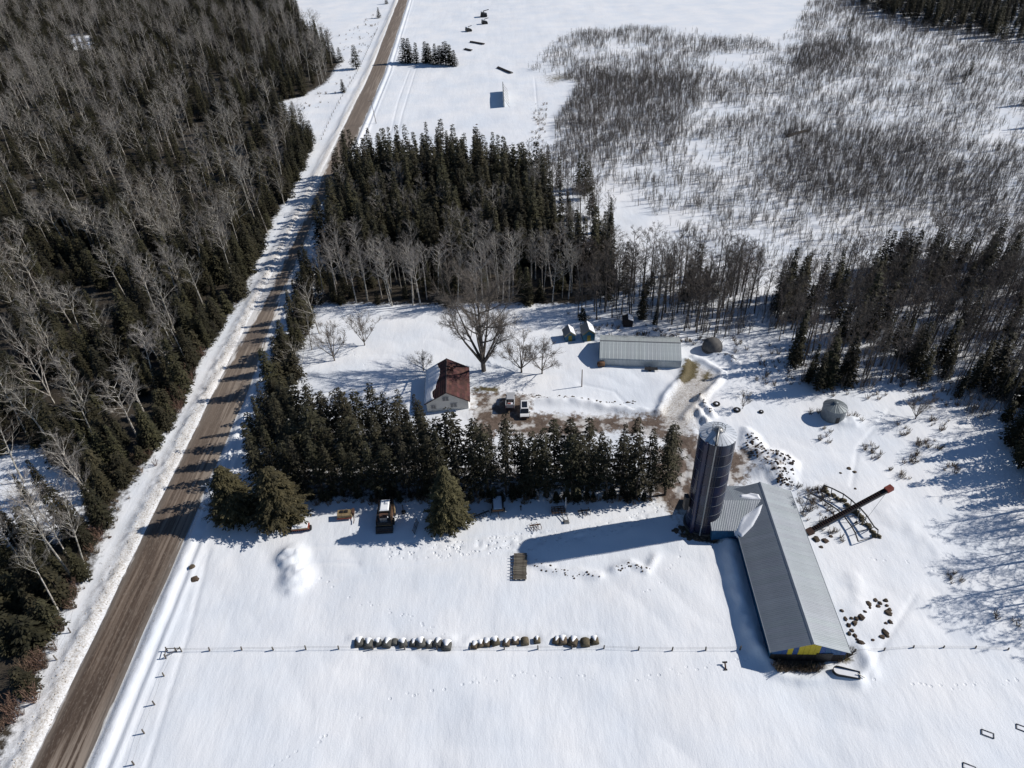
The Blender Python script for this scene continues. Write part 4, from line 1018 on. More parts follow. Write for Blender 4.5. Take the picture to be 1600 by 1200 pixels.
part('stem', MB().tube([(0, -.2, .08), (.05, .6, .5)], .12, 8), MT['rust'], o); part('head', MB().box(-.35, .38, .5, .7, .42, .6), MT['steel_dark'], o); part('foot', MB().box(-.3, .2, -.45, -.25, 0, .15), MT['steel_dark'], o)
x, y, z = at(1308, 1052)
o = thing('water_trough', 'rounded galvanised trough half buried in snow in front of the barn', 'trough', (x, y, z + .1), math.radians(-18))
def stad(rr, ln, zz): return [(rr * math.cos(t_), rr * math.sin(t_), zz) for t_ in np.linspace(math.pi / 2, 1.5 * math.pi, 9)] + [(ln, -rr * .8, zz), (ln, rr * .8, zz)]
mb = MB(); A1, B1 = stad(.75, 3.0, -.3), stad(.75, 3.0, .45); A2 = stad(.66, 2.9, .45); A3 = stad(.66, 2.9, .1); nn_ = len(A1)
mb.add(A1 + B1 + A2 + A3, [(i, (i + 1) % nn_, nn_ + (i + 1) % nn_, nn_ + i) for i in range(nn_)] + [(nn_ + i, nn_ + (i + 1) % nn_, 2 * nn_ + (i + 1) % nn_, 2 * nn_ + i) for i in range(nn_)] + [(2 * nn_ + i, 2 * nn_ + (i + 1) % nn_, 3 * nn_ + (i + 1) % nn_, 3 * nn_ + i) for i in range(nn_)])
part('shell', mb, MT['steel_dark'], o); mb = MB(); mb.add([(a_, b_, .3 if a_ > 0.4 else .12) for a_, b_, _ in A2], [tuple(range(nn_))]); part('snow_fill', mb, MT['snow'], o)
part('pipe', MB().tube([(2.6, .1, .5), (3.6, -.2, .3)], .08, 6), MT['steel'], o)
# tyres
for i, (px, py, lb) in enumerate(((1119, 634, 'old tyre lying in the snow, left of the two behind the silo'), (1151, 643, 'old tyre lying in the snow, right of the two behind the silo'), (1189, 645, 'small dark scrap barrel poking from the snow right of the tyres'))):
    x, y, z = at(px, py); o = thing('old_tyre' if i < 2 else 'scrap_barrel', lb, 'tyre' if i < 2 else 'barrel', (x, y, z))
    V = []; N1, N2 = 16, 8; Rb, rb = (.58, .23) if i < 2 else (.35, .2)
    for a_ in range(N1):
        for b_ in range(N2):
            t_, u_ = 2 * math.pi * a_ / N1, 2 * math.pi * b_ / N2; V.append(((Rb + rb * math.cos(u_)) * math.cos(t_), (Rb + rb * math.cos(u_)) * math.sin(t_), .2 + rb * math.sin(u_)))
    mb = MB(); mb.add(V, [(a_ * N2 + b_, ((a_ + 1) % N1) * N2 + b_, ((a_ + 1) % N1) * N2 + (b_ + 1) % N2, a_ * N2 + (b_ + 1) % N2) for a_ in range(N1) for b_ in range(N2)])
    part('tread', mb, MT['tyre'], o, True); part('snow_fill', MB().lathe([(Rb * .7, .1), (Rb * .5, .3), (0, .34)], 12), MT['snow'], o, True)

# soil clods right of the barn (ring) and others
cl = [(1340, 1000), (1336, 993), (1331, 985), (1326, 977), (1330, 967), (1338, 968), (1345, 966), (1351, 957), (1359, 950), (1357, 944), (1368, 938), (1375, 942), (1372, 947), (1384, 938), (1386, 946), (1390, 952), (1388, 958), (1384, 974), (1391, 972), (1378, 995), (1384, 990), (1364, 1000), (1345, 1005), (1335, 974), (1327, 990), (1321, 968), (1315, 955)]
def clod_mesh(seed):
    rg = np.random.default_rng(seed); n_ = 9; V = [(0, 0, .34)]
    for k1, zz in ((.55, .28), (.95, .05), (1.0, -.3)):
        for i in range(n_):
            t_ = 2 * math.pi * i / n_; rr = k1 * rg.uniform(.7, 1.25) * .55; V.append((rr * math.cos(t_), rr * math.sin(t_), zz + rg.uniform(-.05, .05)))
    Fc = [(0, 1 + i, 1 + (i + 1) % n_) for i in range(n_)]
    for l_ in range(2): Fc += [(1 + l_ * n_ + i, 1 + (l_ + 1) * n_ + i, 1 + (l_ + 1) * n_ + (i + 1) % n_, 1 + l_ * n_ + (i + 1) % n_) for i in range(n_)]
    return newmesh('soil_clod', V, Fc, MT['soil'])
cms = [clod_mesh(i) for i in range(5)]
for i, (px, py) in enumerate(cl):
    o = thing('soil_clod', 'brown clod of frozen earth in the ring right of the barn', 'clod', at(px, py), random.uniform(0, 6), 'clods of earth in a ring beside the barn', cms[i % 5]); s_ = random.uniform(.45, 1.05); o.scale = (s_ * random.uniform(.8, 1.5), s_, s_)
for i, (px, py, s_) in enumerate(((1275, 842, 1.3), (1289, 845, 1.1), (1298, 838, .7), (1283, 855, .7), (1326, 733, .8), (1335, 738, .8), (1313, 740, .5), (1336, 765, .5), (1290, 809, .5), (301, 887, 1.0), (305, 905, 1.3), (172, 840, .6), (745, 195, 1.))):
    o = thing('stone', 'dark stone showing through the snow', 'stone', at(px, py), random.uniform(0, 6), 'scattered dark stones in the snow', cms[i % 5]); o.scale = (s_ * 1.1, s_, s_ * .8)
lumps('rubble', [tuple(p) for p in [g(random.uniform(1165, 1240), random.uniform(680, 760)) for _ in range(420)] if inpoly(np.array([p[0]]), np.array([p[1]]), PILE)[0]][:150], .26, MT['soil'], .25, 8, label='heap of brown earth and snow behind the silo')
lumps('manure', along([(1055, 826), (1075, 832), (1100, 836), (1120, 842)], 40, .8, 5), .5, MT['soil'], .3, 9, label='dark earth and debris at the foot of the silo')
lumps('plough_debris', along([(965, 893), (985, 882), (1000, 890), (1012, 892)], 22, .35, 6) + along([(838, 884), (870, 893), (930, 900)], 26, .5, 7), .17, MT['soil'], .13, 10, label='brown debris in the ploughed snow ridge')
lumps('roadside_clumps', [(float(road_c(y_)) - 5.4 + random.gauss(0, .9), y_) for y_ in np.random.default_rng(5).uniform(46, 190, 700)], .12, MT['dirty_snow'], .1, 11, label='crumbly lumps of ploughed snow along the road')
lumps('yard_ridge_debris', along([(808, 612), (850, 625), (900, 624), (960, 632), (1000, 626)], 50, .4, 12) + along([(1090, 626), (1112, 650)], 18, .3, 13) + along([(1115, 556), (1145, 564), (1150, 572)], 18, .4, 14), .22, MT['soil'], .16, 12, label='earth showing in the ploughed yard ridges')

# far machines and log piles
for i, (px, py, sz, lb) in enumerate(((756, 26, 1.5, 'dark snowed-in wreck in the far field, the highest of three'), (757, 37, 1.2, 'dark snowed-in wreck in the far field, the middle of three'), (732, 49, 1.1, 'dark snowed-in wreck in the far field, the nearest of three'))):
    x, y, z = at(px, py); o = thing('farm_wreck', lb, 'wreck', (x, y, z), .2 * i); o.scale = (sz, sz, sz)
    part('body', MB().prism([(-1.6, .3), (1.6, .3), (1.5, 1.3), (.5, 1.5), (-.2, 2.2), (-1.3, 2.2)], -1.6, 1.6, 'y'), MT['steel_dark'], o)
    part('boom', MB().tube([(-1, 0, 2.2), (2.5, .5, 2.9)], .18, 6), MT['steel_dark'], o)
    for a_ in (-1.1, 1.1): part('wheel', MB().tube([(a_, -1.9, .6), (a_, -1.6, .6)], .6, 12), MT['tyre'], o)
    part('snow_cap', MB().box(-1.2, -.3, -1.4, 1.4, 2.21, 2.5, taper=.2), MT['snow'], o)
for i, (pts, lb) in enumerate(((((735, 66), (757, 70)), 'long dark log pile in the far field, the one nearest the wrecks'), (((725, 78), (738, 80)), 'short dark log pile right of the far row of spruces'), (((777, 106), (800, 115)), 'brushy log pile at the corner behind the metal windbreak'), (((1228, 215), (1262, 205)), 'fallen brush and logs around a hole in the marsh'))):
    a_, b_ = g(*pts[0]), g(*pts[1]); c_ = (a_ + b_) / 2; ln = np.hypot(*(b_ - a_)); o = thing('log_pile', lb, 'logs', (c_[0], c_[1], gz(*c_)), math.atan2(b_[1] - a_[1], b_[0] - a_[0]))
    for k_ in range(7): part('log', MB().tube([(-ln / 2 + random.uniform(0, 1), random.uniform(-.8, .8), .3 + .25 * (k_ // 3)), (ln / 2 - random.uniform(0, 1), random.uniform(-.8, .8), .35 + .25 * (k_ // 3))], .25, 6), MT['dark_bark'], o)

# ================================================================== TREES
def conifer(seed, H, Rm, base=.05, lay=.45, nb=8, dens=1.0, droop=.25, spray=.42, shape=.85, clumpy=0.0, lobe=.12):
    """returns (trunk MB, crown arrays)"""
    rg = np.random.default_rng(seed); tk = MB()
    rt = .012 * H + .03; tk.tube([(0, 0, -.4), (0, 0, H * .4), (0, 0, H * .93)], [rt * 1.2, rt * .75, .02], 6)
    V = []; Fc = []; l0, l1 = rg.uniform(0, 6.28, 2)
    z = H * base
    while z < H * .985:
        u = (z / H - base) / (1 - base); Rz = Rm * (1 - u) ** shape * (.55 + .45 * min(1, u * 5 + .25)) + .12
        nbb = max(4, int(nb * (.55 + .45 * (1 - u)))); ph = rg.uniform(0, 6.28)
        gap = 1 if clumpy == 0 else (0.0 if rg.random() < clumpy * .3 else 1)
        for bi in range(nbb):
            if rg.random() < clumpy * .45: continue
            t_ = ph + 2 * math.pi * bi / nbb + rg.normal(0, .15); Lb = Rz * rg.uniform(.72, 1.15) * (1 + lobe * math.sin(2.6 * t_ + l0 + z * .9) * math.sin(z * 1.7 + l1 + t_))
            zz = z + rg.uniform(-.2, .2); dr = droop * Lb; ca_, sa_ = math.cos(t_), math.sin(t_)
            ns = max(1, int(Lb / (.36 / dens)))
            for s_ in range(ns):
                v = (s_ + rg.uniform(.25, 1)) / ns
                if v < .18 and ns > 3: continue
                r = Lb * v; zc = zz - dr * v * v * 1.0 + .12 * Lb * v
                wd = spray * (1.15 - .55 * v) * rg.uniform(.7, 1.3); ln = spray * 1.5 * rg.uniform(.7, 1.3)
                for side in (-1, 1):
                    ang = t_ + side * rg.uniform(.35, .95); dx, dy = math.cos(ang), math.sin(ang)
                    px_, py_ = -dy, dx; dzz = -rg.uniform(.0, .5) * ln; tw = rg.uniform(-.35, .35) * wd
                    o = len(V); cx, cy = r * ca_, r * sa_
                    V += [(cx, cy, zc + .05), (cx + dx * ln * .55 + px_ * wd * .5, cy + dy * ln * .55 + py_ * wd * .5, zc + dzz * .5 + tw),
                          (cx + dx * ln, cy + dy * ln, zc + dzz), (cx + dx * ln * .55 - px_ * wd * .5, cy + dy * ln * .55 - py_ * wd * .5, zc + dzz * .5 - tw)]
                    Fc.append((o, o + 1, o + 2, o + 3))
        z += lay * rg.uniform(.8, 1.2) * (.6 + .5 * (1 - u))
    o = len(V); V += [(.1, 0, H * .95), (-.05, .09, H * .95), (-.05, -.09, H * .95), (0, 0, H * 1.01)]; Fc += [(o, o + 1, o + 3), (o + 1, o + 2, o + 3), (o + 2, o, o + 3)]
    return tk, V, Fc
def bare(seed, H, start=.4, spread=.2, nl=16, fork=False, twn=1.0, tw=.02, lift=.75, tr=None, thick=1.0):
    rg = np.random.default_rng(seed); tk = MB(); V = []; Fc = []
    rt = tr or .0085 * H + .03
    def seg(p, q_, r0, r1, mb, n_=4): mb.tube([tuple(p), tuple(q_)], [r0, r1], n_, cap=False)
    bend = rg.normal(0, .02 * H, 2); br = MB()
    def tpos(u): return Vector((bend[0] * u * u, bend[1] * u * u, H * u))
    us = [-.02, .25, .5, .75, .97]; tk.tube([tuple(tpos(u)) for u in us], [rt * 1.15, rt * .9, rt * .65, rt * .35, rt * .08], 6)
    def twig(p, d, l_):
        s_ = d.cross(Vector(rg.normal(0, 1, 3))).normalized() * tw; o = len(V)
        V.extend([tuple(p - s_), tuple(p + s_), tuple(p + d * l_)]); Fc.append((o, o + 1, o + 2))
    def rdir(d, ang):
        v = Vector(rg.normal(0, 1, 3)); v = (v - d * v.dot(d)).normalized(); return (d * math.cos(ang) + v * math.sin(ang)).normalized()
    limbs = []
    for k_ in range(nl):
        u = start + (1 - start) * (k_ + rg.uniform(0, 1)) / nl * .95; p = tpos(u); az = k_ * 2.4 + rg.uniform(-.4, .4)
        L_ = H * spread * (1.25 - .8 * (u - start) / (1 - start)) * rg.uniform(.7, 1.2) * 1.35
        el_ = lift + rg.uniform(-.2, .2); d = Vector((math.cos(az) * math.cos(el_), math.sin(az) * math.cos(el_), math.sin(el_)))
        limbs.append((p, d, L_, rt * .38 * thick * (1.15 - u * .6)))
    if fork:
        for k_ in range(fork):
            az = 2 * math.pi * k_ / fork + rg.uniform(-.3, .3); el_ = rg.uniform(.8, 1.3); d = Vector((math.cos(az) * math.cos(el_), math.sin(az) * math.cos(el_), math.sin(el_)))
            p = Vector((0, 0, H * rg.uniform(.07, .13))); Lk = H * rg.uniform(.6, .8); q_ = p + d * Lk * .5; d2 = (d + Vector((0, 0, .25))).normalized(); e_ = q_ + d2 * Lk * .5
            br.tube([tuple(p), tuple(q_), tuple(e_)], [rt * .7, rt * .4, .02], 6, cap=False)
            for j in range(9):
                uu_ = rg.uniform(.3, 1); pp = p.lerp(q_, uu_ * 2) if uu_ < .5 else q_.lerp(e_, uu_ * 2 - 1)
                limbs.append((pp, rdir(d2, rg.uniform(.4, .9)), Lk * rg.uniform(.2, .42), rt * .2))
    for p, d, L_, r0 in limbs:
        pts = [p]; dd = d.copy(); nseg = 3
        for i in range(nseg):
            dd = (dd + Vector((0, 0, .18)) + Vector(rg.normal(0, .09, 3))).normalized(); pts.append(pts[-1] + dd * L_ / nseg)
        br.tube([tuple(q_) for q_ in pts], [r0, r0 * .7, r0 * .42, .012], 4, cap=False)
        nsub = max(3, int(7 * twn))
        for j in range(nsub):
            u = rg.uniform(.22, 1) * nseg; i = min(nseg - 1, int(u)); q0 = pts[i].lerp(pts[i + 1], u - i); d1 = rdir(dd, rg.uniform(.4, .85)); d1.z = abs(d1.z) * .8 + .15; d1.normalize(); l1 = L_ * rg.uniform(.25, .48)
            q1 = q0 + d1 * l1; br.tube([tuple(q0), tuple(q1)], [max(.012, r0 * .3), .008], 3, cap=False)
            for t_ in range(int(6 * twn)):
                v = rg.uniform(.2, 1); qq = q0.lerp(q1, v); d3 = rdir(d1, rg.uniform(.3, .8)); l3 = l1 * rg.uniform(.4, .8); twig(qq, d3, l3)
                qm = qq + d3 * l3 * .45
                twig(qm, rdir(d3, .5), l3 * .55)
        for t_ in range(int(4 * twn)): twig(pts[-1 - (t_ % 2)], rdir(dd, rg.uniform(.2, .6)), L_ * .28)
    return tk, br, V, Fc
def arr_mesh(name, V, Fc, m_):
    return newmesh(name, V, Fc, m_)
PRO = {}
def add_conifer(kind, specs, needle):
    PRO[kind] = []
    for (sd_, kw) in specs:
        tk, V, Fc = conifer(sd_, **kw)
        tm = tk.mesh('trunk', MT['conifer_bark']); cm = newmesh('crown', V, Fc, MT[needle])
        j = newmesh('tree_proto', tk.V + V, tk.F + [tuple(i + len(tk.V) for i in f) for f in Fc], [MT['conifer_bark'], MT[needle]], [0] * len(tk.F) + [1] * len(Fc))
        PRO[kind].append((kw['H'], [('trunk', tm), ('crown', cm)], j))
def add_bare(kind, specs, bark, twm):
    PRO[kind] = []
    for (sd_, kw) in specs:
        tk, br, V, Fc = bare(sd_, **kw)
        tm = tk.mesh('trunk', MT[bark]); nb_ = len(br.V)
        VV = br.V + V; FF = br.F + [tuple(i + nb_ for i in f) for f in Fc]; mi = [0] * len(br.F) + [1] * len(Fc)
        cm = newmesh('crown', VV, FF, [MT[bark], MT[twm]], mi)
        o_ = len(tk.V); j = newmesh('tree_proto', tk.V + VV, tk.F + [tuple(i + o_ for i in f) for f in FF], [MT[bark], MT[twm]], [0] * len(tk.F) + mi)
        PRO[kind].append((kw['H'], [('trunk', tm), ('crown', cm)], j))
add_conifer('spruce', [(11, dict(H=15, Rm=2.5, shape=1.05)), (12, dict(H=15, Rm=2.2, lay=.5, shape=1.0)), (13, dict(H=15, Rm=2.9, clumpy=.3, shape=1.1)), (14, dict(H=15, Rm=2.0, clumpy=.25, shape=.95)), (15, dict(H=15, Rm=2.5, base=.1, clumpy=.4, droop=.1))], 'needles')
add_conifer('pine', [(21, dict(H=16, Rm=2.7, base=.24, clumpy=.5, droop=-.1, shape=.8, lay=.55, spray=.38, lobe=.3)), (22, dict(H=16, Rm=2.4, base=.2, clumpy=.45, droop=0, shape=.85, lay=.5, spray=.36, lobe=.3)), (23, dict(H=16, Rm=2.8, base=.26, clumpy=.55, droop=-.1, shape=.75, lay=.55, spray=.4, lobe=.3)), (24, dict(H=16, Rm=2.3, base=.16, clumpy=.4, droop=.1, shape=.9, spray=.36))], 'needles_pine')
add_conifer('big', [(31, dict(H=14, Rm=5.2, base=.02, lay=.34, nb=17, dens=1.3, spray=.42, shape=.8, droop=.16, lobe=.3, clumpy=.15)), (32, dict(H=14, Rm=5.2, base=.02, lay=.34, nb=17, dens=1.3, spray=.42, shape=.72, droop=.12, clumpy=.2, lobe=.35))], 'needles_big')
add_conifer('fir', [(41, dict(H=7, Rm=1.8, lay=.4, base=.02)), (42, dict(H=7, Rm=1.5, lay=.4, clumpy=.3, base=.02)), (43, dict(H=7, Rm=2.2, clumpy=.4, lay=.42, base=.02))], 'needles')
add_bare('aspen', [(51, dict(H=18, start=.5, spread=.13, tw=.016, thick=1.35)), (52, dict(H=18, start=.42, spread=.16, nl=18, tw=.016, thick=1.35)), (53, dict(H=18, start=.55, spread=.15, nl=14, tw=.016, thick=1.35)), (54, dict(H=18, start=.45, spread=.19, nl=16, lift=.55, tw=.016, thick=1.35)), (55, dict(H=18, start=.6, spread=.17, nl=13, lift=.6, tw=.016, thick=1.35))], 'pale_bark', 'pale_twig')
add_bare('maple', [(61, dict(H=18, start=.35, spread=.24, nl=16, lift=.6, twn=.8, tw=.015, thick=1.3)), (62, dict(H=18, start=.3, spread=.22, nl=18, fork=2, lift=.65, twn=.8, tw=.015, thick=1.3)), (63, dict(H=18, start=.4, spread=.26, nl=15, lift=.5, twn=.8, tw=.015, thick=1.3))], 'pale_bark', 'brown_twig')
add_bare('dark', [(71, dict(H=15, start=.4, spread=.13, tw=.022)), (72, dict(H=15, start=.3, spread=.15, nl=18)), (73, dict(H=15, start=.5, spread=.16, nl=13)), (74, dict(H=15, start=.35, spread=.12, nl=15))], 'dark_bark', 'dark_twig')
add_bare('spreading', [(81, dict(H=20, start=.28, spread=.34, nl=16, fork=7, twn=2.0, lift=.45, tw=.014, tr=.5)), (82, dict(H=8, start=.3, spread=.3, nl=9, fork=4, twn=1.3, lift=.6, tw=.014, tr=.13)), (83, dict(H=8, start=.3, spread=.35, nl=9, fork=5, twn=1.3, lift=.5, tw=.011, tr=.13))], 'garden_bark', 'garden_twig')

TREES = []     # kind, x, y, height, label, group
def scatter(poly, sp, mix, hr, label, group, seed, keep=None, pref=None):
    rg = np.random.default_rng(seed); x0, y0 = poly.min(0); x1, y1 = poly.max(0)
    gx, gy = np.meshgrid(np.arange(x0, x1, sp), np.arange(y0, y1, sp))
    gx = (gx + rg.uniform(-.45, .45, gx.shape) * sp).ravel(); gy = (gy + rg.uniform(-.45, .45, gy.shape) * sp).ravel()
    k_ = inpoly(gx, gy, poly); gx, gy = gx[k_], gy[k_]
    if keep is not None: kk_ = keep(gx, gy, rg); gx, gy = gx[kk_], gy[kk_]
    names = list(mix); pr = np.array([mix[a][0] if isinstance(mix[a], tuple) else mix[a] for a in names], float); pr /= pr.sum()
    n1 = fbm(gx, gy, 18, seed % 7, 2)
    for x, y, q_ in zip(gx, gy, n1):
        r = rg.random(); r = np.clip(r * .8 + (q_ - .5) * .9 + .1, 0, .999); kd = names[int(np.searchsorted(np.cumsum(pr), r))]
        kd = kd.strip(); lo, hi = hr[kd]; TREES.append((kd, float(x), float(y), rg.uniform(lo, hi), label[kd] if isinstance(label, dict) else label, group))
def one(kd, px, py, h, label, group=None): x, y = g(px, py); TREES.append((kd, x, y, h, label, group))

# W woods: nearest band along the road, then deeper woods
def vis(margin=60, zt=18):
    def f(x, y, rg):
        a, b_, d_ = proj(x, y); a2, b2, d2 = proj(x, y, zt)
        return (d_ > 5) & (np.maximum(a, a2) > -margin) & (np.minimum(a, a2) < 1600 + margin) & (np.minimum(b_, b2) < 1200 + margin) & (np.maximum(b_, b2) > -margin)
    return f
W_LAB = {'aspen': 'pale bare aspen in the left woods', 'maple': 'spreading bare brownish tree in the left woods', 'spruce': 'dark spruce in the left woods', 'fir': 'low dark fir in the left woods'}

def nearsel(lo, hi):
    v = vis()
    return lambda x, y, rg: v(x, y, rg) & (y >= lo) & (y < hi) & ~(inpoly(x, y, CLEAR1) | (inpoly(x, y, CLEAR2) & (rg.random(x.shape) < .75))) & (fbm(x, y, 10, 12, 2) > .36)
scatter(W_FOREST, 3.3, {'fir': .44, 'aspen': .11, 'spruce': .40, 'maple': .05}, dict(fir=(4, 9), spruce=(8, 14), aspen=(14, 19), maple=(11, 16)), W_LAB, 'trees of the woods left of the road', 101, nearsel(-50, 130))
scatter(W_FOREST, 3.7, {'fir': .34, 'aspen': .13, 'spruce': .47, 'maple': .06}, dict(fir=(4, 9), spruce=(8, 15), aspen=(14, 20), maple=(12, 18)), W_LAB, 'trees of the woods left of the road', 102, nearsel(130, 230))
scatter(W_FOREST, 5.2, {'spruce': .26, 'aspen': .19, 'fir': .16, 'maple': .07, 'spruce ': .32}, dict(fir=(5, 9), spruce=(9, 16), aspen=(13, 19), maple=(11, 17)), W_LAB, 'trees of the woods left of the road', 103, nearsel(230, 800))
edge = gp([(440, 190), (492, 225), (470, 275), (450, 312), (425, 350), (400, 410), (383, 465), (345, 515), (310, 575), (285, 640), (240, 715), (225, 715), (270, 640), (295, 575), (330, 510), (365, 465), (380, 410), (405, 350), (430, 312), (450, 275), (470, 225)])
scatter(edge, 3.2, {'spruce': .5, 'fir': .5}, dict(spruce=(8, 13), fir=(4, 8)), {'spruce': 'dark spruce on the roadside edge of the left woods', 'fir': 'low fir on the roadside edge of the left woods'}, 'conifers on the roadside edge of the left woods', 104)
# central grove
GL = {'spruce': 'small dark spruce in the front fringe of the grove', 'aspen': 'pale bare poplar in front of the spruce grove', 'fir': 'low dark fir in the shade of the grove', 'dark': 'grey bare tree at the right edge of the grove'}
GB = gp([(500, 420), (530, 300), (552, 268), (690, 258), (790, 272), (852, 318), (880, 380), (890, 425), (800, 425), (600, 425)])
scatter(GB, 3.6, {'spruce': .86, 'aspen': .14}, dict(spruce=(10, 20), aspen=(12, 17)), {'spruce': 'dark pointed spruce packed in the grove', 'aspen': 'pale bare tree poking up among the grove spruces'}, 'spruces of the central grove', 111)
GFr = gp([(498, 476), (500, 428), (880, 428), (900, 440), (905, 476), (700, 480)])
scatter(GFr, 3.3, {'aspen': .55, 'fir': .2, 'spruce': .25}, dict(aspen=(12, 17.5), fir=(4, 7), spruce=(7, 11)), GL, 'trees along the front of the grove', 112)
GRt = gp([(880, 380), (960, 410), (985, 450), (905, 476), (890, 428)])
scatter(GRt, 3.2, {'spruce': .45, 'aspen': .3, 'dark': .25}, dict(spruce=(12, 17), aspen=(11, 15), dark=(11, 15)), {'spruce': 'dark spruce in the right tip of the grove', 'aspen': 'pale bare poplar in the right tip of the grove', 'dark': GL['dark']}, 'trees at the right end of the grove', 113)
scatter(gp([(800, 272), (870, 262), (925, 300), (960, 350), (945, 400), (880, 370), (852, 318)]), 4.5, {'spruce': .45, 'dark': .55}, dict(spruce=(8, 15), dark=(9, 14)), {'spruce': 'narrow spruce on the marsh side of the grove', 'dark': 'thin grey bare tree on the marsh side of the grove'}, 'trees on the marsh side of the grove', 114)
one('spruce', 857, 262, 9, 'small narrow spruce standing alone behind the grove by the field corner')
# belt behind the shed
BL = {'dark': 'slender dark bare tree in the belt behind the long shed', 'spruce': 'dark spruce in the tree belt behind the long shed', 'fir': 'small fir under the bare belt behind the shed'}
scatter(gp([(905, 478), (985, 450), (1050, 425), (1160, 440), (1190, 500), (1100, 528), (1010, 508), (900, 500)]), 2.9, {'dark': .9, 'fir': .1}, dict(dark=(11, 18.5), fir=(3, 5)), BL, 'bare trees of the belt behind the shed', 121)
for px, py, h in ((1085, 462, 17), (1070, 470, 12), (1003, 500, 10), (1022, 508, 5), (950, 470, 13), (975, 445, 13)): one('spruce', px, py, h, {1085: 'tall dark spruce standing in the bare belt behind the long shed', 1022: 'short bushy spruce just behind the ridge of the long shed'}.get(px, 'dark spruce among the bare belt trees'), 'spruces in the belt behind the shed')
# right belt
RL = {'dark': 'thin bare tree in the mixed belt above the grain bin', 'spruce': 'dark spruce in the mixed belt above the grain bin', 'fir': 'low fir in the mixed belt above the grain bin'}
for px, py, h in ((1228, 478, 18), (1220, 492, 15), (1238, 500, 16), (1247, 474, 14), (1212, 484, 13)): one('spruce', px, py, h, 'spruce in the tight clump left of the mixed belt', 'clump of spruces left of the mixed belt')
for px, py, h in ((1345, 525, 19), (1330, 535, 14), (1358, 530, 14), (1290, 606, 13), (1320, 602, 14), (1275, 612, 11), (1425, 590, 15), (1440, 600, 12), (1372, 420, 12), (1395, 425, 13), (1408, 430, 12), (1420, 425, 13), (1445, 435, 12), (1462, 440, 14), (1475, 432, 14), (1490, 440, 12), (1530, 450, 14), (1548, 455, 15), (1565, 440, 14), (1270, 590, 9), (1285, 598, 8), (1300, 585, 9), (1318, 590, 10), (1262, 600, 6), (1405, 560, 12), (1420, 565, 10), (1510, 515, 12), (1590, 470, 14), (1575, 520, 10), (1495, 620, 8), (1512, 610, 10)):
    one('spruce', px, py, h, 'dark spruce standing in the mixed belt', 'spruces of the mixed belt on the right')
scatter(gp([(1190, 470), (1300, 450), (1380, 425), (1460, 405), (1640, 400), (1680, 600), (1560, 625), (1460, 590), (1400, 605), (1330, 610), (1250, 600), (1200, 520)]), 3.6, {'dark': .74, 'spruce': .26}, dict(dark=(9, 17), spruce=(7, 15)), RL, 'trees of the mixed belt on the right', 131)
# right edge woods, continuing outside the frame
RE = {'dark': 'bare tree in the woods cut by the right edge', 'spruce': 'dark spruce in the woods at the right edge', 'fir': 'low fir in the woods at the right edge'}
scatter(gp([(1560, 620), (1640, 600), (1900, 640), (1950, 820), (1660, 800), (1590, 775), (1562, 700)]), 3.3, {'spruce': .5, 'dark': .35, 'fir': .15}, dict(spruce=(9, 15), dark=(11, 17), fir=(3, 6)), RE, 'woods at the right edge', 132)
scatter(gp([(1612, 780), (1900, 800), (1960, 980), (1780, 1000), (1650, 900)]), 4.0, {'dark': .9, 'fir': .1}, dict(dark=(14, 19), fir=(3, 6)), RE, 'woods at the right edge', 133)
# far right top
TR = {'spruce': 'dark spruce in the far woods at the top right', 'dark': 'bare tree in the far woods at the top right'}
scatter(gp([(1340, 12), (1400, 30), (1480, 50), (1560, 62), (1680, 70), (1760, -10), (1560, -40), (1340, -40)]), 6.0, {'spruce': .8, 'dark': .2}, dict(spruce=(11, 17), dark=(10, 15)), TR, 'far woods at the top right', 134, vis(60))
for px, py, h in ((1330, 42, 9), (1326, 58, 6), (1515, 118, 9), (1505, 130, 7), (1600, 165, 10), (1610, 200, 9)): one('spruce', px, py, h, 'lone small spruce standing in the upper marsh', 'small spruces dotted over the marsh')
# far row beside the road
for i, (px, py, h) in enumerate(((634, 98, 13), (641, 98, 14), (651, 99, 11), (666, 99, 12), (671, 99, 11), (681, 101, 12), (689, 101, 10), (697, 102, 14), (704, 103, 12), (711, 104, 9))):
    one('spruce', px, py, h, 'spruce %s from the left in the short far row beside the road' % ORD[i], 'far row of spruces beside the road')
one('spruce', 557, 108, 12, 'lone spruce standing left of the far road'); one('spruce', 537, 145, 6.5, 'small spruce below the lone spruce left of the road')
one('spruce', 592, 28, 8, 'small spruce beside the road near the top of the picture'); one('fir', 604, 6, 6, 'small fir beside the road at the very top')
# roadside hedge of mixed conifers
HL_ = {'spruce': 'dark spruce in the roadside hedge right of the road', 'fir': 'bushy fir in the roadside hedge right of the road'}
scatter(gp([(498, 440), (486, 500), (475, 555), (462, 615), (440, 690), (392, 700), (418, 610), (440, 560), (462, 480), (478, 440)]), 2.9, {'spruce': .45, 'fir': .55}, dict(spruce=(8, 11.5), fir=(4, 8)), HL_, 'roadside hedge trees', 141)
for px, py, h in ((476, 510, 11), (482, 430, 10), (520, 345, 12)): one('spruce', px, py, h, 'taller spruce sticking out of the roadside hedge', 'roadside hedge trees')
one('maple', 499, 522, 15, 'bare brown tree at the top end of the roadside hedge')
one('maple', 488, 548, 12, 'bare brown tree lower down the roadside hedge'); one('maple', 470, 590, 10, 'small bare brown tree at the bottom end of the roadside hedge')
one('spreading1', 523, 564, 10.5, 'bare spreading fruit tree near the roadside hedge'); one('spreading2', 570, 540, 9, 'bare crooked fruit tree in the upper garden')
one('spreading1', 662, 580, 5, 'small bare apple tree left of the farmhouse'); one('spreading0', 756, 580, 25, 'huge bare many-stemmed tree behind the farmhouse')
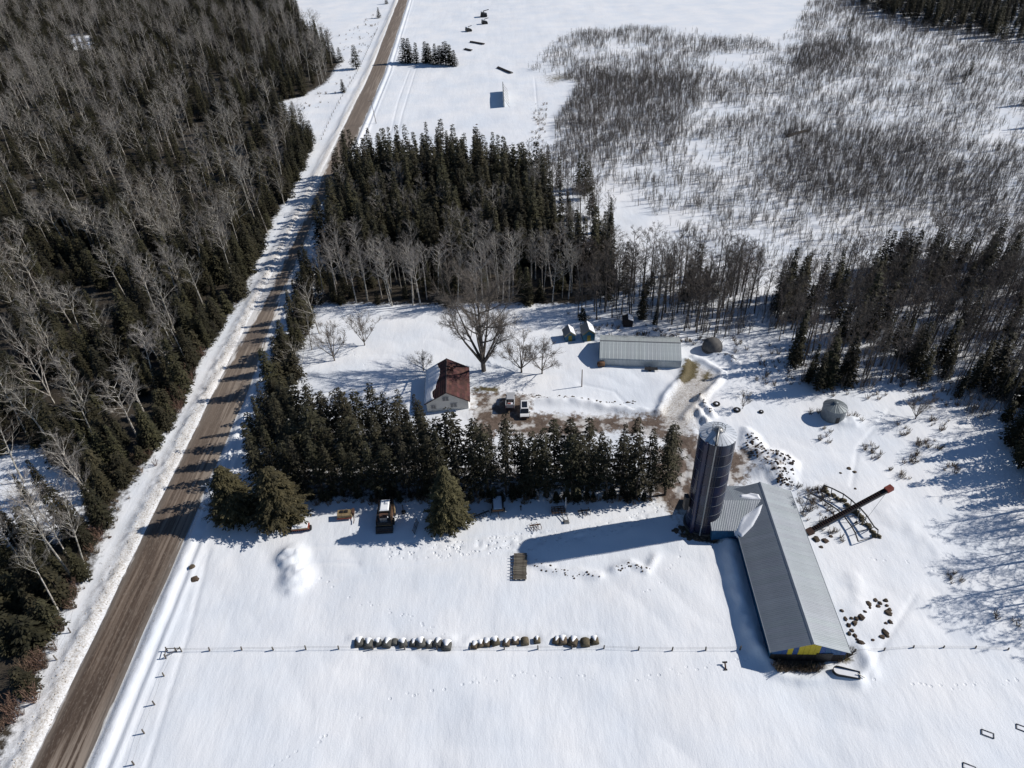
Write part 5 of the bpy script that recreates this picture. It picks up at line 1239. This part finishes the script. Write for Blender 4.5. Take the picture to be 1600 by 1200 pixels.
one('spreading2', 815, 582, 10, 'bare multi-stemmed tree left of the two right of the huge tree'); one('spreading1', 847, 584, 8.5, 'slim bare tree in front of the shed, right of its pair')
one('spreading2', 345, 806, 5, 'small pale frosty birch beside the pale utility pole'); one('spreading1', 1255, 800, 5, 'bare bush growing against the right wall of the barn')
one('spreading1', 1160, 640, 4.5, 'small bare sapling behind the silo by the tyres'); one('spreading2', 1430, 655, 6, 'bare bushy tree right of the round grain bin')
one('dark', 1115, 530, 15, 'dark bare tree leaning over the grey dome'); one('dark', 1098, 524, 14, 'dark bare tree left of the grey dome'); one('dark', 1130, 532, 9, 'thin bare tree right of the grey dome')
# windbreak of pines: rows run across
rg = np.random.default_rng(77); RX = lambda r: [-2.3, -1.7][0]
rows = [((418, 772), (1040, 779), 29, 15.5, 'front'), ((412, 738), (1042, 752), 27, 15.5, 'middle'), ((415, 708), (668, 704), 13, 15, 'third'), ((436, 684), (655, 684), 11, 14.5, 'back')]
for a_, b_, n_, h_, nm_ in rows:
    A1, B1 = g(*a_), g(*b_)
    for k_ in range(n_):
        t_ = k_ / (n_ - 1); x = A1[0] + (B1[0] - A1[0]) * t_ + rg.normal(0, .45); y = A1[1] + (B1[1] - A1[1]) * t_ + rg.normal(0, .7)
        TREES.append(('pine', x, y, h_ * rg.uniform(.84, 1.1), 'dark pine, %s from the left in the %s row of the windbreak' % (ORD[k_], nm_), 'pines of the windbreak'))
for px in range(462, 1020, 13): x, y = g(px + rg.uniform(-6, 6), 776 + rg.uniform(-2, 8)); TREES.append(('fir', x, y, rg.uniform(2.0, 4.2), 'low bushy fir at the foot of the windbreak, ' + ('left part' if px < 650 else 'middle part' if px < 830 else 'right part'), 'undergrowth firs below the windbreak'))
one('big0', 373, 806, 13, 'big bushy spruce nearest the road, left of the foreground pair'); one('big1', 443, 810, 13.2, 'big bushy spruce right of the foreground pair')
one('big0', 702, 818, 14.5, 'big cone shaped spruce standing alone in front of the windbreak')

# ---- keep the largest 300 of each kind as things, the rest as stuff
def keyname(kd):
    return {'spruce': 'spruce_tree', 'fir': 'fir_tree', 'pine': 'pine_tree', 'big': 'spruce_tree', 'aspen': 'aspen_tree', 'maple': 'bare_tree', 'dark': 'bare_tree', 'spreading': 'bare_tree'}[kd.rstrip('012')]
CAT = {'spruce_tree': 'spruce', 'fir_tree': 'fir', 'pine_tree': 'pine', 'aspen_tree': 'tree', 'bare_tree': 'tree'}
WORDS = {}
def refine(T):
    kd, x, y, h, lab, grp = T
    if grp is None or 'windbreak' in lab and 'row' in lab or 'far row' in grp: return T
    if not any(w_ in grp for w_ in ('woods', 'grove', 'belt', 'hedge')): return T
    a, b_, d_ = proj(x, y)
    sz_ = 'shorter ' if h < {'spruce': 11, 'fir': 6, 'aspen': 15.5, 'maple': 14.5, 'dark': 11}.get(kd, 10) else ''
    if 'left of the road' in grp:
        pl = ('at the top' if b_ < 200 else 'upper middle' if b_ < 420 else 'lower middle' if b_ < 720 else 'near the bottom') + (', by the road' if x > -92 else ', by the frame edge' if a < 90 else ', deep inside')
    else:
        P0 = {'central': (540, 860), 'front of the grove': (500, 900), 'right belt': (1200, 1600), 'mixed belt': (1200, 1600)}
        lo, hi = next((v for k_, v in P0.items() if k_ in grp), (None, None))
        if lo is None: pl = 'nearer' if b_ > 450 else 'farther'
        else: pl = 'left end' if a < lo + (hi - lo) / 4 else 'left of middle' if a < (lo + hi) / 2 else 'right of middle' if a < hi - (hi - lo) / 4 else 'right end'
        if 'central' in grp: pl += ' front' if y < 205 else ' back'
    return (kd, x, y, h, sz_ + lab + ', ' + pl, grp)
def build_tree(i, T):
    T = refine(T)
    kd, x, y, h, lab, grp = T; base = kd.rstrip('012'); var = kd[len(base):]
    ps = PRO[base]; P_ = ps[int(var)] if var else ps[i % len(ps)]
    k_ = h / P_[0]; nm_ = keyname(kd)
    o = thing(nm_, lab, CAT[nm_], (x, y, gz(x, y)), random.uniform(0, 6.28), grp)
    if base in ('spruce', 'fir', 'pine'): k_ *= random.uniform(.88, 1.1)
    wv = (1.75 if base == 'spruce' and y > 280 and (grp is None or 'far row' in grp or 'dotted' in grp) else 1) * random.uniform(.78, 1.3) * (k_ ** .75 / k_ if base in ('spruce', 'aspen', 'dark') else 1); o.scale = (k_ * wv, k_ * wv, k_)
    tl = .05 if base in ('aspen', 'dark', 'maple') else .015
    o.rotation_euler = (random.gauss(0, tl), random.gauss(0, tl), random.uniform(0, 6.28))
    for nm2, me_ in P_[1]: link(nm2, me_, o)
byname = {}
for T in TREES: byname.setdefault(keyname(T[0]), []).append(T)
def in_view(T):
    a, b_, d_ = proj(T[1], T[2]); a2, b2, d2 = proj(T[1], T[2], T[3])
    return d_ > 0 and max(a, a2) > 0 and min(a, a2) < 1600 and max(b_, b2) > 0 and min(b_, b2) < 1200
REST = {}
for nm_, L_ in byname.items():
    def size(T): return (T[3] / proj(T[1], T[2])[2]) * (1 if in_view(T) else .001) * (50 if T[5] is None or 'row' in T[4] or 'windbreak' in T[4] else 1)
    L_.sort(key=size, reverse=True)
    for i, T in enumerate(L_[:300]): build_tree(i, T)
    REST[nm_] = L_[300:]
print('trees', {k_: (len(v), len(REST[k_])) for k_, v in byname.items()})

def scatter_obj(name, label, cat, protos, pts, idxs, rots, scls):
    """one object of stuff: points that carry instances of the prototype meshes"""
    me = bpy.data.meshes.new(name); me.from_pydata([tuple(p) for p in pts], [], [])
    n_ = len(pts)
    a_ = me.attributes.new('pick', 'INT', 'POINT'); a_.data.foreach_set('value', np.array(idxs, np.int32))
    a_ = me.attributes.new('turn', 'FLOAT_VECTOR', 'POINT'); a_.data.foreach_set('vector', np.array(rots, np.float32).ravel())
    a_ = me.attributes.new('size', 'FLOAT_VECTOR', 'POINT'); a_.data.foreach_set('vector', np.array(scls, np.float32).ravel())
    o = link(name, me, kind='stuff', label=label); o['category'] = cat
    ng = bpy.data.node_groups.new(name + '_nodes', 'GeometryNodeTree')
    ng.interface.new_socket('Geometry', in_out='INPUT', socket_type='NodeSocketGeometry'); ng.interface.new_socket('Geometry', in_out='OUTPUT', socket_type='NodeSocketGeometry')
    gi = ng.nodes.new('NodeGroupInput'); go = ng.nodes.new('NodeGroupOutput'); jn = ng.nodes.new('GeometryNodeJoinGeometry')
    for pm_ in reversed(protos):
        po = bpy.data.objects.new(name + '_source', pm_)
        oi = ng.nodes.new('GeometryNodeObjectInfo'); oi.inputs['Object'].default_value = po; oi.inputs['As Instance'].default_value = True
        ng.links.new(oi.outputs['Geometry'], jn.inputs[0])
    ip = ng.nodes.new('GeometryNodeInstanceOnPoints'); ip.inputs['Pick Instance'].default_value = True
    def na(nm, ty):
        x = ng.nodes.new('GeometryNodeInputNamedAttribute'); x.data_type = ty; x.inputs['Name'].default_value = nm; return x.outputs['Attribute']
    ng.links.new(gi.outputs[0], ip.inputs['Points']); ng.links.new(jn.outputs[0], ip.inputs['Instance'])
    ng.links.new(na('pick', 'INT'), ip.inputs['Instance Index']); ng.links.new(na('turn', 'FLOAT_VECTOR'), ip.inputs['Rotation']); ng.links.new(na('size', 'FLOAT_VECTOR'), ip.inputs['Scale'])
    ng.links.new(ip.outputs[0], go.inputs[0])
    md = o.modifiers.new('scatter', 'NODES'); md.node_group = ng
    return o
for nm_, L_ in REST.items():
    if not L_: continue
    kinds = sorted({T[0].rstrip('012') for T in L_}); protos = []; base0 = {}
    for kd in kinds: base0[kd] = len(protos); protos += [p_[2] for p_ in PRO[kd]]
    pts = []; ids = []; rt_ = []; sc_ = []
    xs_ = np.array([T[1] for T in L_]); ys_ = np.array([T[2] for T in L_]); zs_ = ground(xs_, ys_)
    for T, z_ in zip(L_, zs_):
        kd = T[0].rstrip('012'); v_ = random.randrange(len(PRO[kd])); k_ = T[3] / PRO[kd][v_][0]; wv = random.uniform(.85, 1.25)
        pts.append((T[1], T[2], z_)); ids.append(base0[kd] + v_); rt_.append((random.gauss(0, .03), random.gauss(0, .03), random.uniform(0, 6.28))); sc_.append((k_ * wv, k_ * wv, k_))
    lab = {'spruce_tree': 'farther dark spruces of the woods merging into one mass', 'fir_tree': 'low firs filling the floor of the left woods', 'aspen_tree': 'farther pale bare aspens of the left woods', 'bare_tree': 'farther bare trees of the woods merging into grey', 'pine_tree': 'farther pines'}[nm_]
    scatter_obj({'spruce_tree': 'spruce_woods', 'fir_tree': 'fir_undergrowth', 'aspen_tree': 'aspen_woods', 'bare_tree': 'bare_woods', 'pine_tree': 'pine_woods'}[nm_], lab, 'woods', protos, pts, ids, rt_, sc_)

# ---- marsh brush: saplings and clumps
def shrub_mesh(seed, H, nst, sp, m_='brush', tw=.016):
    rg = np.random.default_rng(seed); mb = MB(); V = []; Fc = []
    for s_ in range(nst):
        az = rg.uniform(0, 6.28); r0 = rg.uniform(0, sp * .4); r1 = r0 + rg.uniform(.2, 1) * sp; h = H * rg.uniform(.6, 1.1)
        p = Vector((r0 * math.cos(az), r0 * math.sin(az), -.1)); q_ = Vector((r1 * math.cos(az), r1 * math.sin(az), h)); mb.tube([tuple(p), tuple(q_)], [.04, .014], 3, cap=False)
        for k_ in range(8):
            u = rg.uniform(.3, 1); c = p.lerp(q_, u); d = Vector((rg.normal(0, .5), rg.normal(0, .5), 1)).normalized() * H * rg.uniform(.15, .32); sv = Vector((rg.normal(), rg.normal(), 0)).normalized() * tw
            o = len(V); V.extend([tuple(c - sv), tuple(c + sv), tuple(c + d)]); Fc.append((o, o + 1, o + 2))
    mb.add(V, Fc); return mb.mesh('shrub_proto', MT[m_])
shr = [shrub_mesh(i, 3.5, n_, sp, tw=.022) for i, (n_, sp) in enumerate(((3, .4), (4, .6), (6, 1.0), (2, .4), (5, 1.3)))]
rg = np.random.default_rng(55)
x0, y0 = SWAMP.min(0); x1, y1 = SWAMP.max(0); Nn = 150000
sx = rg.uniform(x0, x1, Nn); sy = rg.uniform(y0, y1, Nn)
kp = inpoly(sx, sy, SWAMP); a_, b_, d_ = proj(sx, sy); kp &= (a_ > -150) & (a_ < 1800) & (b_ < 600)
dens = fbm(sx, sy, 38, 2, 3) * .5 + fbm(sx, sy, 11, 5, 3) * .62 - .02
dark_zone = np.maximum.reduce([polyw(sx, sy, gp(P_), 25) for P_ in ([(900, 110), (1090, 120), (1080, 190), (1040, 250), (890, 245), (865, 180)], [(1250, 200), (1420, 215), (1600, 250), (1600, 380), (1450, 330), (1300, 330), (1180, 290)], [(1270, 70), (1345, 70), (1320, 115), (1230, 110)])])
lite = np.maximum.reduce([polyw(sx, sy, gp(P_), 25) for P_ in ([(960, 270), (1080, 240), (1200, 300), (1240, 400), (1150, 420), (1060, 350), (980, 310)], [(1180, 130), (1380, 150), (1560, 120), (1600, 90), (1400, 70), (1330, 130)], [(860, 80), (1000, 60), (1250, 80), (1150, 110), (950, 105)])])
thr = .475 - .22 * dark_zone + .01 * lite
edge_d = segdist(sx, sy, SWAMP); thr = thr + .1 * np.clip(1 - edge_d / 14, 0, 1)
kp &= (dens + rg.normal(0, .09, Nn)) > thr
kp &= rg.random(Nn) < (.40 + .5 * dark_zone)
sx, sy = sx[kp], sy[kp]; nS = len(sx); print('shrubs', nS)
UND = [gp([(1190, 460), (1300, 440), (1460, 400), (1660, 395), (1700, 620), (1560, 640), (1540, 700), (1500, 640), (1460, 600), (1330, 612), (1250, 602), (1200, 540)]), gp([(900, 470), (985, 445), (1050, 415), (1190, 440), (1200, 520), (1120, 530), (1010, 510), (895, 500)]), gp([(1555, 620), (1700, 620), (1750, 800), (1600, 775), (1565, 700)])]
ux = []; uy = []
for k_, P_ in enumerate(UND):
    x0, y0 = P_.min(0); x1, y1 = P_.max(0); n_ = int((x1 - x0) * (y1 - y0) * (.42 if k_ != 1 else .26)); a_ = rg.uniform(x0, x1, n_); b_ = rg.uniform(y0, y1, n_)
    q_ = inpoly(a_, b_, P_) & (fbm(a_, b_, 14, 4, 3) > .46); ux.append(a_[q_]); uy.append(b_[q_])
ux = np.concatenate(ux); uy = np.concatenate(uy); uz = ground(ux, uy); nU = len(ux); su = rg.uniform(.6, 1.5, nU); print('understory', nU)
scatter_obj('woodland_brush', 'grey leafless undergrowth between the trees of the right hand belt', 'brush', shr, list(zip(ux, uy, uz)), rg.integers(0, 5, nU), np.stack([rg.normal(0, .06, nU), rg.normal(0, .06, nU), rg.uniform(0, 6.28, nU)], 1), np.stack([su, su, su], 1))
sz = ground(sx, sy)
sc = rg.uniform(.55, 1.15, nS) * (1 + .15 * (rg.random(nS) < .1))
scatter_obj('marsh_brush', 'thicket of grey leafless saplings covering the snowy marsh', 'brush', shr, list(zip(sx, sy, sz)), rg.integers(0, 5, nS), np.stack([rg.normal(0, .06, nS), rg.normal(0, .06, nS), rg.uniform(0, 6.28, nS)], 1), np.stack([sc, sc, sc], 1))
# weeds and twigs around the yard and slope
wd_ = [shrub_mesh(20 + i, .8, 10, .5, 'weeds', .02) for i in range(3)] + [shrub_mesh(30 + i, 2.4, 16, 1.1, 'rust_twigs', .035) for i in range(2)]
wp_ = []
def spray(n_, poly, thr_=.5, s=4):
    P_ = gp(poly); x0, y0 = P_.min(0); x1, y1 = P_.max(0); a = rg.uniform(x0, x1, n_ * 4); b = rg.uniform(y0, y1, n_ * 4); k_ = inpoly(a, b, P_) & (fbm(a, b, s, 3, 2) > thr_); wp_.extend(list(zip(a[k_][:n_], b[k_][:n_])))
spray(120, [(1240, 640), (1480, 650), (1500, 740), (1420, 760), (1330, 700), (1250, 700)], .55); spray(60, [(1230, 760), (1290, 760), (1330, 890), (1310, 890), (1240, 800)], .5)
spray(90, [(440, 175), (530, 165), (560, 100), (600, 30), (590, 20), (520, 60), (530, 110)], .5); spray(150, [(600, 775), (1030, 780), (1030, 788), (480, 790)], .3)
spray(160, [(1190, 540), (1560, 600), (1530, 640), (1300, 620), (1180, 600)], .45); spray(60, [(1200, 1040), (1290, 1042), (1280, 1050), (1215, 1050)], .2); spray(50, [(1300, 1010), (1335, 1012), (1320, 1035), (1290, 1030)], .2)
spray(70, [(830, 160), (855, 160), (850, 260), (832, 260)], .4); spray(40, [(1400, 880), (1600, 900), (1600, 980), (1500, 960)], .6); spray(180, [(95, 1000), (300, 590), (400, 410), (385, 400), (270, 590), (70, 1000)], .45)
spray(140, [(880, 490), (1150, 530), (1180, 560), (1060, 540), (900, 520)], .45)
nsmall = len(wp_)
spray(34, [(165, 800), (185, 800), (140, 900), (100, 980), (90, 1050), (20, 1150), (0, 1150), (50, 1030), (110, 930)], .45); spray(22, [(300, 540), (340, 520), (300, 600), (240, 740), (215, 740)], .5)
wpa = np.array(wp_); nW = len(wpa); wz = ground(wpa[:, 0], wpa[:, 1]); sc = rg.uniform(.5, 1.5, nW)
scatter_obj('dry_weeds', 'dry brown weed tufts poking through the snow around the yard', 'weeds', wd_, list(zip(wpa[:, 0], wpa[:, 1], wz)), np.where(np.arange(nW) < nsmall, rg.integers(0, 3, nW), rg.integers(3, 5, nW)), np.stack([0 * sc, 0 * sc, rg.uniform(0, 6.28, nW)], 1), np.stack([sc, sc, sc], 1))
print('objects', len(bpy.data.objects))
